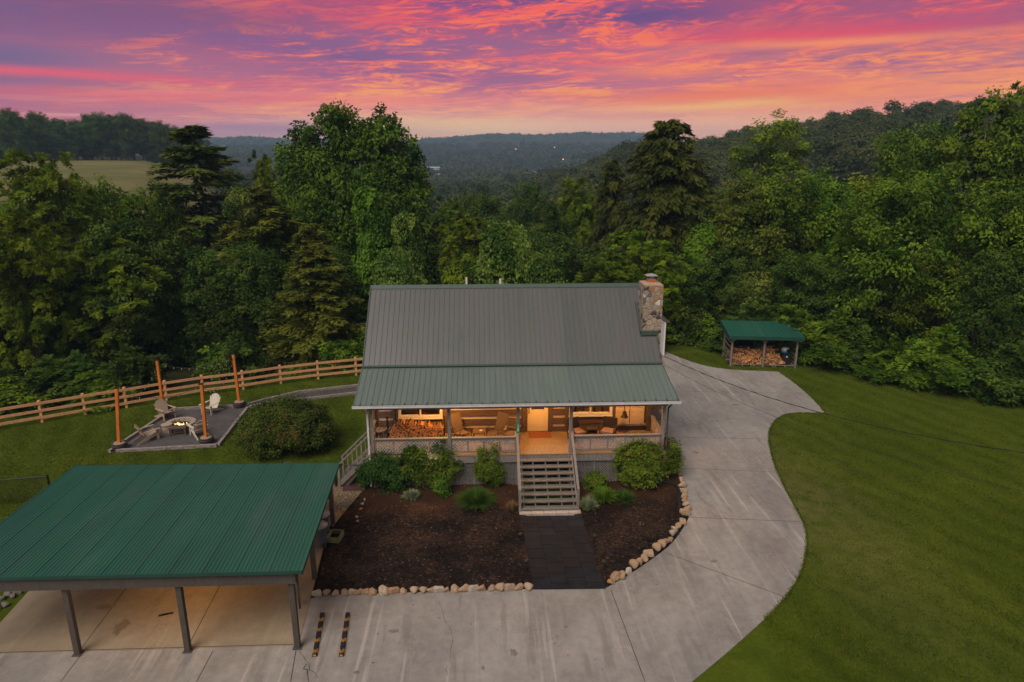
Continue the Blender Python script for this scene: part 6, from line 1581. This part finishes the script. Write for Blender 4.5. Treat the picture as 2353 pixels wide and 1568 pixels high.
def clear(pts):
    keep = np.ones(len(pts), bool)
    for (x, y, w_) in FH:
        r_ = math.hypot(x, y); a_ = atan2(x, y); pr_ = np.hypot(pts[:, 0], pts[:, 1]); pa = np.arctan2(pts[:, 0], pts[:, 1])
        keep &= ~((np.abs(pa - a_) < (w_ * .5 + 5) / r_) & (pr_ > r_ * .86) & (pr_ < r_ + w_ * .5 + 8))
    return pts[keep]
# far woods that read as one mass
def wood_mass(name, pts, hs, rs, per, lf, m_, label, seed):
    rg = np.random.default_rng(seed); P, N, D, S, T = [], [], [], [], []
    n = len(pts); ci = np.repeat(np.arange(n), per); m = len(ci)
    nl = 7; lo = unit(rg.normal(size=(n, nl, 3))); lo[:, :, 2] = np.abs(lo[:, :, 2]) * .9 - .15; lo *= (rg.uniform(.35, .72, (n, nl)) * rs[:, None])[:, :, None]
    lr = rs[:, None] * rg.uniform(.36, .55, (n, nl)); li = rg.integers(0, nl, m); lt = rg.uniform(-.14, .14, (n, nl))
    d = unit(rg.normal(size=(m, 3))); d[:, 2] = np.abs(d[:, 2]) * 1.1 - .3; d = unit(d)
    c_ = pts + np.stack([np.zeros(n), np.zeros(n), hs - rs * .95], 1)
    p = c_[ci] + lo[ci, li] + d * (lr[ci, li] * rg.uniform(.85, 1.08, m))[:, None]
    nn = unit(d * .9 + np.array([0, 0, .35]) + rg.normal(0, .3, (m, 3))); dd = unit(d + np.array([0, 0, -.6]) + rg.normal(0, .5, (m, 3)))
    s_ = np.broadcast_to(lf, (n,))[ci] * rg.uniform(.7, 1.3, m)
    Vv, F = leaves(p, nn, dd, s_ * 1.3, s_, .2)
    me_ = npmesh(name, Vv, F, m_, np.clip(rg.uniform(.1, .9, n)[ci] + lt[ci, li] + rg.normal(0, .08, m), 0, 1))
    return tag(link_mesh(name, me_), label, kind='stuff')
def polar(n, a0, a1, r0, r1, seed, p=1.):
    rg = np.random.default_rng(seed); a = np.radians(rg.uniform(a0, a1, n)); d = r0 + (r1 - r0) * rg.random(n) ** p
    x, y = d * np.sin(a), d * np.cos(a); return clear(np.stack([x, y, height(x, y)], 1)), rg
LM_hill = leafmat('leaf_hill', (.022, .040, .012), (.095, .105, .030), .2, 0)
LM_far = leafmat('leaf_far', (.028, .040, .020), (.070, .085, .036), .15, 0)
pts, rg = polar(880, 5, 47, 138, 330, 1, .8); wood_mass('hillside_woods', pts, rg.uniform(8, 13, len(pts)), rg.uniform(3.4, 5.6, len(pts)), 750, .55, LM_hill, 'dense wood covering the hill to the side of the valley', 1)
pts, rg = polar(700, -19.5, 12, 150, 520, 2); wood_mass('valley_woods', pts, rg.uniform(8, 13, len(pts)), rg.uniform(4, 6.5, len(pts)), 330, 1.0, LM_hill, 'woods filling the valley floor behind the cabin', 2)
pts, rg = polar(1500, -24, 14, 950, 1450, 3); wood_mass('far_hill_woods', pts, rg.uniform(9, 16, len(pts)), rg.uniform(6, 10, len(pts)), 120, 2.4, LM_far, 'woods on the farther low hill across the valley', 3)
pts, rg = polar(900, -24, 14, 520, 950, 5); keep = (pts[:, 0] * .31 + pts[:, 1] * .11) % 97 > 34; pts = pts[keep]; nk_ = len(pts); wood_mass('valley_groves', pts, rg.uniform(8, 12, nk_), rg.uniform(5, 8, nk_), 90, 2.6, LM_hill, 'scattered groves across the misty valley', 5)
pts, rg = polar(2200, -24, 15, 1850, 2130, 4); wood_mass('ridge_woods', pts, rg.uniform(7, 13, len(pts)), rg.uniform(7, 11, len(pts)), 60, 4.2, LM_far, 'wooded ridge line on the horizon', 4)
# far street lamps
M_spark = emis('far_lamp', (1, .36, .08, 1), 7)
for i, (px, py, Y) in enumerate(((1292, 366, 880), (1184, 343, 1180), (1272, 339, 1180), (592, 346, 1250), (574, 349, 1250), (607, 343, 1260), (618, 348, 1240), (560, 347, 1250))):
    p = atY(px, py, Y); k_ = MB(); rr_ = .45 if Y < 1000 else .5; zb = hz(p.x, Y)
    r = empty('lamp_post', (p.x, Y, zb), 0, 'tiny orange street lamp glowing far off across the valley', 'street lamp', 'far street lamps')
    k_.lathe([(.01, -rr_), (rr_ * .7, -rr_ * .7), (rr_, 0), (rr_ * .7, rr_ * .7), (.01, rr_)], (0, -9 if Y < 1000 else -16, p.z - zb), 8); k_.build('lamp_head', M_spark, r, False)
    k_ = MB(); k_.tube([(0, -9 if Y < 1000 else -16, -2), (0, -9 if Y < 1000 else -16, p.z - zb - rr_)], .12, 5); k_.build('pole', M_black, r, False)

# ------------------------------------------------------------------ garden shrubs
SM_round = leafmat('leaf_round_shrub', (.020, .042, .007), (.100, .128, .020), .25, 0)
SM_gold = leafmat('leaf_rust_tip', (.065, .060, .014), (.18, .12, .03), .25, 0)
SM_ball = leafmat('leaf_ball_shrub', (.016, .048, .010), (.065, .150, .024), .25, 0)
SM_nand = leafmat('leaf_nandina', (.036, .075, .008), (.190, .245, .026), .3, 0)
SM_lime = leafmat('leaf_lime', (.055, .120, .010), (.170, .290, .030), .35, 0)
SM_grass = leafmat('leaf_blade', (.028, .070, .012), (.085, .160, .026), .3, 0)
SM_pale = leafmat('leaf_pale', (.13, .17, .085), (.32, .36, .21), .3, 0)
SM_tan = leafmat('leaf_tan', (.18, .13, .06), (.30, .22, .11), .3, 0)
SM_bloom = leafmat('blossom_cream', (.42, .36, .16), (.62, .54, .26), .3, 0)
def shrub(name, p, crown, m_, label, rz=0., stem=.5, extra=None):
    r = empty(name, p, rz, label, 'shrub'); Vv, F, tn = crown; link_mesh('crown', npmesh('crown', Vv, F, m_, tn), r, False)
    k_ = MB()
    for i in range(5): a = i * 1.26; k_.tube([(.08 * cos(a), .08 * sin(a), -.1), (.3 * stem * cos(a), .3 * stem * sin(a), stem)], [.03, .015], 5)
    k_.build('stem', M_trunk, r, False)
    if extra:
        nm, (Vv, F, tn), em = extra; link_mesh(nm, npmesh(nm, Vv, F, em, tn), r, False)
def ell(rx, ry, rz_, n, s=.3, seed=0, base=.1):
    q = ell0(rx, ry, rz_, n, s, seed, base); k = rz_ / max(c_ + d_ for a, b_, c_, d_ in q); m_ = max(math.hypot(a, b_) + d_ for a, b_, c_, d_ in q) / max(rx, ry)
    return [(a / m_, b_ / m_, c_ * k, d_ * min(1 / m_, k)) for a, b_, c_, d_ in q]
def ell0(rx, ry, rz_, n, s=.3, seed=0, base=.1):
    r = np.random.default_rng(seed); out = []
    for i in range(n):
        d = r.normal(size=3); d /= np.linalg.norm(d); d[2] = abs(d[2]) * 1.3 - .25
        k = 1 - s; out.append((d[0] * rx * k, d[1] * ry * k, base + rz_ * (.42 + .42 * d[2] * .9), s * max(rx, rz_) * r.uniform(.8, 1.25)))
    return out
def cat2(a, b_): return np.concatenate([a[0], b_[0]]), np.concatenate([a[1], b_[1] + len(a[0])]), np.concatenate([a[2], b_[2]])
def offs(l, dx, dy, k=1.): return [(a + dx, b_ + dy, c_ * k, d_) for a, b_, c_, d_ in l]
p = at(640, 1062); p.y += 1.6
shrub('round_shrub', p, crown_broad(ell(2.35, 2.0, 2.4, 110, .25, 1), 60000, .08, .9, seed=201), SM_round, 'big round clipped shrub with rusty tips on the lawn beside the court', 0, .8, ('new_growth', crown_broad(ell(2.38, 2.03, 2.43, 70, .2, 2), 3600, .075, .9, seed=202), SM_gold))
shrub('ball_shrub', at(890, 1120), crown_broad(ell(1.08, .95, 1.78, 40, .34, 3), 26000, .065, .6, seed=203), SM_ball, 'dense dark green ball shrub at the corner of the mulch bed', 0, .5)
shrub('nandina_shrub', at(985, 1112), cat2(crown_broad(offs(ell(1.0, .75, 2.15, 24, .34, 4), -.35, .0) + offs(ell(.8, .6, 2.25, 20, .34, 5), .7, .1), 20000, .08, .9, seed=205), crown_pinnate(offs(ell(1.05, .8, 2.2, 24, .30, 4), -.35, .0) + offs(ell(.85, .65, 2.3, 20, .30, 5), .7, .1), 170, .075, 215, .42)), SM_nand, 'wide nandina with cream blossoms beside the dark ball shrub', 0, .7, ('blossom', crown_broad(ell(1.0, .7, 2.15, 9, .12, 6), 420, .055, .6, seed=206), SM_bloom))
shrub('nandina_shrub', at(1018, 1142), crown_broad(ell(.34, .3, .95, 9, .35, 7), 2600, .07, .7, seed=207), SM_lime, 'small yellow green nandina shoot in front of the wide one', 0, .3)
shrub('upright_shrub', at(1122, 1118), crown_broad(ell(.66, .6, 1.45, 20, .36, 8) + offs(ell(.48, .48, 1.1, 12, .35, 9), .05, 0, 1) + [(-.05, 0, 1.5, .34), (.12, 0, 1.7, .25)], 15000, .07, .9, seed=209), SM_nand, 'upright bright green shrub nearest the front steps', 0, .6)
shrub('nandina_shrub', at(1476, 1108), cat2(crown_broad(offs(ell(1.15, .85, 2.1, 30, .34, 10), -.15, .0) + offs(ell(.65, .6, 1.9, 16, .35, 11), 1.1, .5), 22000, .08, .9, seed=211), crown_pinnate(offs(ell(1.2, .9, 2.15, 30, .3, 10), -.15, .0) + offs(ell(.7, .65, 1.95, 16, .3, 11), 1.1, .5), 190, .075, 221, .42)), SM_nand, 'large leafy nandina at the porch corner by the drive', 0, .7, ('blossom', crown_broad(ell(1.1, .8, 2.0, 8, .12, 12), 260, .06, .6, seed=212), SM_gold))
shrub('small_shrub', at(1368, 1126), crown_broad(ell(.42, .4, .75, 12, .36, 13), 5000, .065, .6, seed=213), SM_nand, 'little round green shrub against the skirting beside the steps', 0, .25)
def tuft(n, R, Hh, wd, seed, spread=1., droop=.8):
    rg = np.random.default_rng(seed); a = rg.uniform(0, 2 * pi, n); ln = Hh * rg.uniform(.6, 1.15, n); lean = rg.uniform(.1, 1., n) * spread
    b0 = np.stack([np.cos(a) * R * .35 * rg.random(n), np.sin(a) * R * .35 * rg.random(n), np.zeros(n)], 1); o_ = np.stack([np.cos(a), np.sin(a), np.zeros(n)], 1); s_ = np.stack([-np.sin(a), np.cos(a), np.zeros(n)], 1)
    V_ = []; k = 5
    for i in range(k):
        u = i / (k - 1); c_ = b0 + o_ * (R * lean * u)[:, None] + np.array([0, 0, 1.]) * (ln * (u * 1.3 - droop * u * u * lean))[:, None]; w_ = wd * (1 - u * .92) * .5
        V_.append(np.stack([c_ - s_ * w_, c_ + s_ * w_], 1))
    V_ = np.stack(V_, 1).reshape(-1, 3); F = []
    base = (np.arange(n) * 2 * k)[:, None]; F = np.concatenate([base + np.array([[2 * i, 2 * i + 1, 2 * i + 3, 2 * i + 2]]) for i in range(k - 1)], 0)
    return V_, F, np.tile(np.clip(rg.normal(.5, .22, n), 0, 1), k - 1)
def grassy(name, p, data, m_, label):
    Vv, F, tn = data; o = link_mesh(name, npmesh(name, Vv, F, m_, tn)); o.location = p; tag(o, label, 'plant')
grassy('ornamental_grass', at(1094, 1160, .08), tuft(1500, .85, .55, .03, 1, 1.), SM_grass, 'wide clump of green monkey grass in the mulch left of the steps')
grassy('fern', at(1386, 1152, .08), tuft(420, .55, .55, .06, 2, 1.), SM_lime, 'bright lime fern right of the steps')
grassy('ornamental_grass', at(1432, 1152, .08), tuft(700, .55, .38, .028, 3, 1.), SM_grass, 'low dark grass clump beside the lime fern')
grassy('variegated_grass', at(1350, 1172, .08), tuft(520, .42, .5, .03, 4, 1.), SM_pale, 'pale silvery grass clump right at the foot of the steps')
grassy('dry_grass', at(1177, 1172, .08), tuft(260, .3, .36, .022, 5, .9), SM_tan, 'small dry tan grass clump left of the foot of the steps')
grassy('lambs_ear', at(945, 1146, .08), tuft(380, .38, .34, .05, 6, 1.), SM_pale, 'small greyish plant at the foot of the dark ball shrub')
# real grass on the nearer lawn
def inside(px, py, poly):
    r = np.zeros(len(px), bool); n = len(poly); j_ = n - 1
    for i in range(n):
        xi, yi, xj, yj = poly[i][0], poly[i][1], poly[j_][0], poly[j_][1]
        if abs(yj - yi) > 1e-9: r ^= ((yi > py) != (yj > py)) & (px < (xj - xi) * (py - yi) / (yj - yi) + xi)
        j_ = i
    return r
rg = np.random.default_rng(77)
def sow(n, x0, x1, y0, y1): return rg.uniform(x0, x1, n), rg.uniform(y0, y1, n)
xa, ya = sow(430000, 8, 36, 11, 46); xb, yb = sow(230000, -30, -5, 23, 43)
x = np.concatenate([xa, xb]); y = np.concatenate([ya, yb])
keep = (y < edge_y(x) + .8) & ~inside(x, y, drive) & ~inside(x, y, bed2) & ~inside(x, y, pitp) & ~inside(x, y, grav) & ~inside(x, y, slab)
keep &= (x > 12.3) | (y < 44) ; keep &= ~((x > -6.4) & (x < 8.2) & (y < 36)); keep &= rg.random(len(x)) < np.clip(34 / np.hypot(x, y), .35, 1)
keep &= rg.random(len(x)) > .72 * np.exp(-((x - 13.2) / 2.4) ** 2 - ((y - 24.5) / 7.5) ** 2)
x = x[keep]; y = y[keep]; n = len(x)
ex = []
edge_ = [p for p in outer + pad]
for a_, b_ in zip(edge_, edge_[1:]):
    m_ = int((b_ - a_).length * 190); u = rg.random(m_); nn_ = Vector((-(b_ - a_).y, (b_ - a_).x)).normalized(); o_ = rg.normal(-.015, .035, m_)
    ex.append(np.stack([a_.x + (b_.x - a_.x) * u - nn_.x * o_ * -1, a_.y + (b_.y - a_.y) * u - nn_.y * o_ * -1], 1))
ex = np.concatenate(ex); ex = ex[(ex[:, 1] > 10) & (ex[:, 0] > 8.5)]; x = np.concatenate([x, ex[:, 0]]); y = np.concatenate([y, ex[:, 1]]); n = len(x)
az = rg.uniform(0, 2 * pi, n); tl = np.stack([np.cos(az) * .55, np.sin(az) * .55, np.ones(n)], 1); P = np.stack([x, y, height(x, y)], 1)
pt = np.sin(x * .9 + np.sin(y * .7) * 1.5) * np.sin(y * .8 + np.cos(x * .5)) 
hgt = rg.uniform(.035, .085, n) * (1 + .25 * pt)
Vv, F = leaves(P, np.stack([-np.sin(az), np.cos(az), np.full(n, .25)], 1), tl, hgt, np.full(n, .026), .1)
tag(link_mesh('grass', npmesh('grass', Vv, F, leafmat('mown_blade', (.040, .062, .005), (.160, .190, .020), .3, 0), np.clip(.45 + .14 * pt + .17 * np.sin((x + .42 * y + .5 * pt) * 4.2) + rg.normal(0, .2, n), 0, 1))), 'short mown grass blades of the lawn', kind='stuff')

fl_n = 1500; fx = rg.uniform(-6, 12, fl_n); fy = rg.uniform(15.5, 29, fl_n)
bedm = inside(fx, fy, bed1) | inside(fx, fy, bed2); edge_m = (inside(fx, fy, drive) & (rg.random(fl_n) < .12)); kk = (bedm & (rg.random(fl_n) < .55)) | edge_m
kk &= ~((fx > 1.3) & (fx < 3.95) & (fy < 26.6) & (rg.random(fl_n) < .8)); fx, fy = fx[kk], fy[kk]; m_ = len(fx); aa = rg.uniform(0, 6.28, m_)
zz_ = np.where(inside(fx, fy, bed1) | inside(fx, fy, bed2), .15, .028)
Vv, F = leaves(np.stack([fx, fy, zz_], 1), np.stack([rg.normal(0, .3, m_), rg.normal(0, .3, m_), np.ones(m_)], 1), np.stack([np.cos(aa), np.sin(aa), np.zeros(m_)], 1), rg.uniform(.04, .085, m_), rg.uniform(.025, .05, m_), .2)
tag(link_mesh('leaf_litter', npmesh('leaf_litter', Vv, F, leafmat('dry_leaf', (.10, .05, .02), (.30, .20, .10), .2, 0), rg.random(m_))), 'dry leaves scattered over the mulch and concrete', kind='stuff')
# ------------------------------------------------------------------ evening haze in the valley
hz_m = bpy.data.materials.new('valley_haze'); hz_m.use_nodes = True; t = NT(hz_m.node_tree); t.n.remove(t.n['Principled BSDF'])
pvn = t.new('ShaderNodeVolumePrincipled'); pvn.inputs['Color'].default_value = (.50, .72, 1.0, 1); pvn.inputs['Density'].default_value = .00027; pvn.inputs['Anisotropy'].default_value = 0
t.l.new(pvn.outputs[0], t.n['Material Output'].inputs['Volume'])
k_ = MB(); k_.box(-2520, 2520, -70, 2720, -40, 84); tag(k_.build('haze', hz_m), 'thin evening haze lying over the valley', kind='stuff')
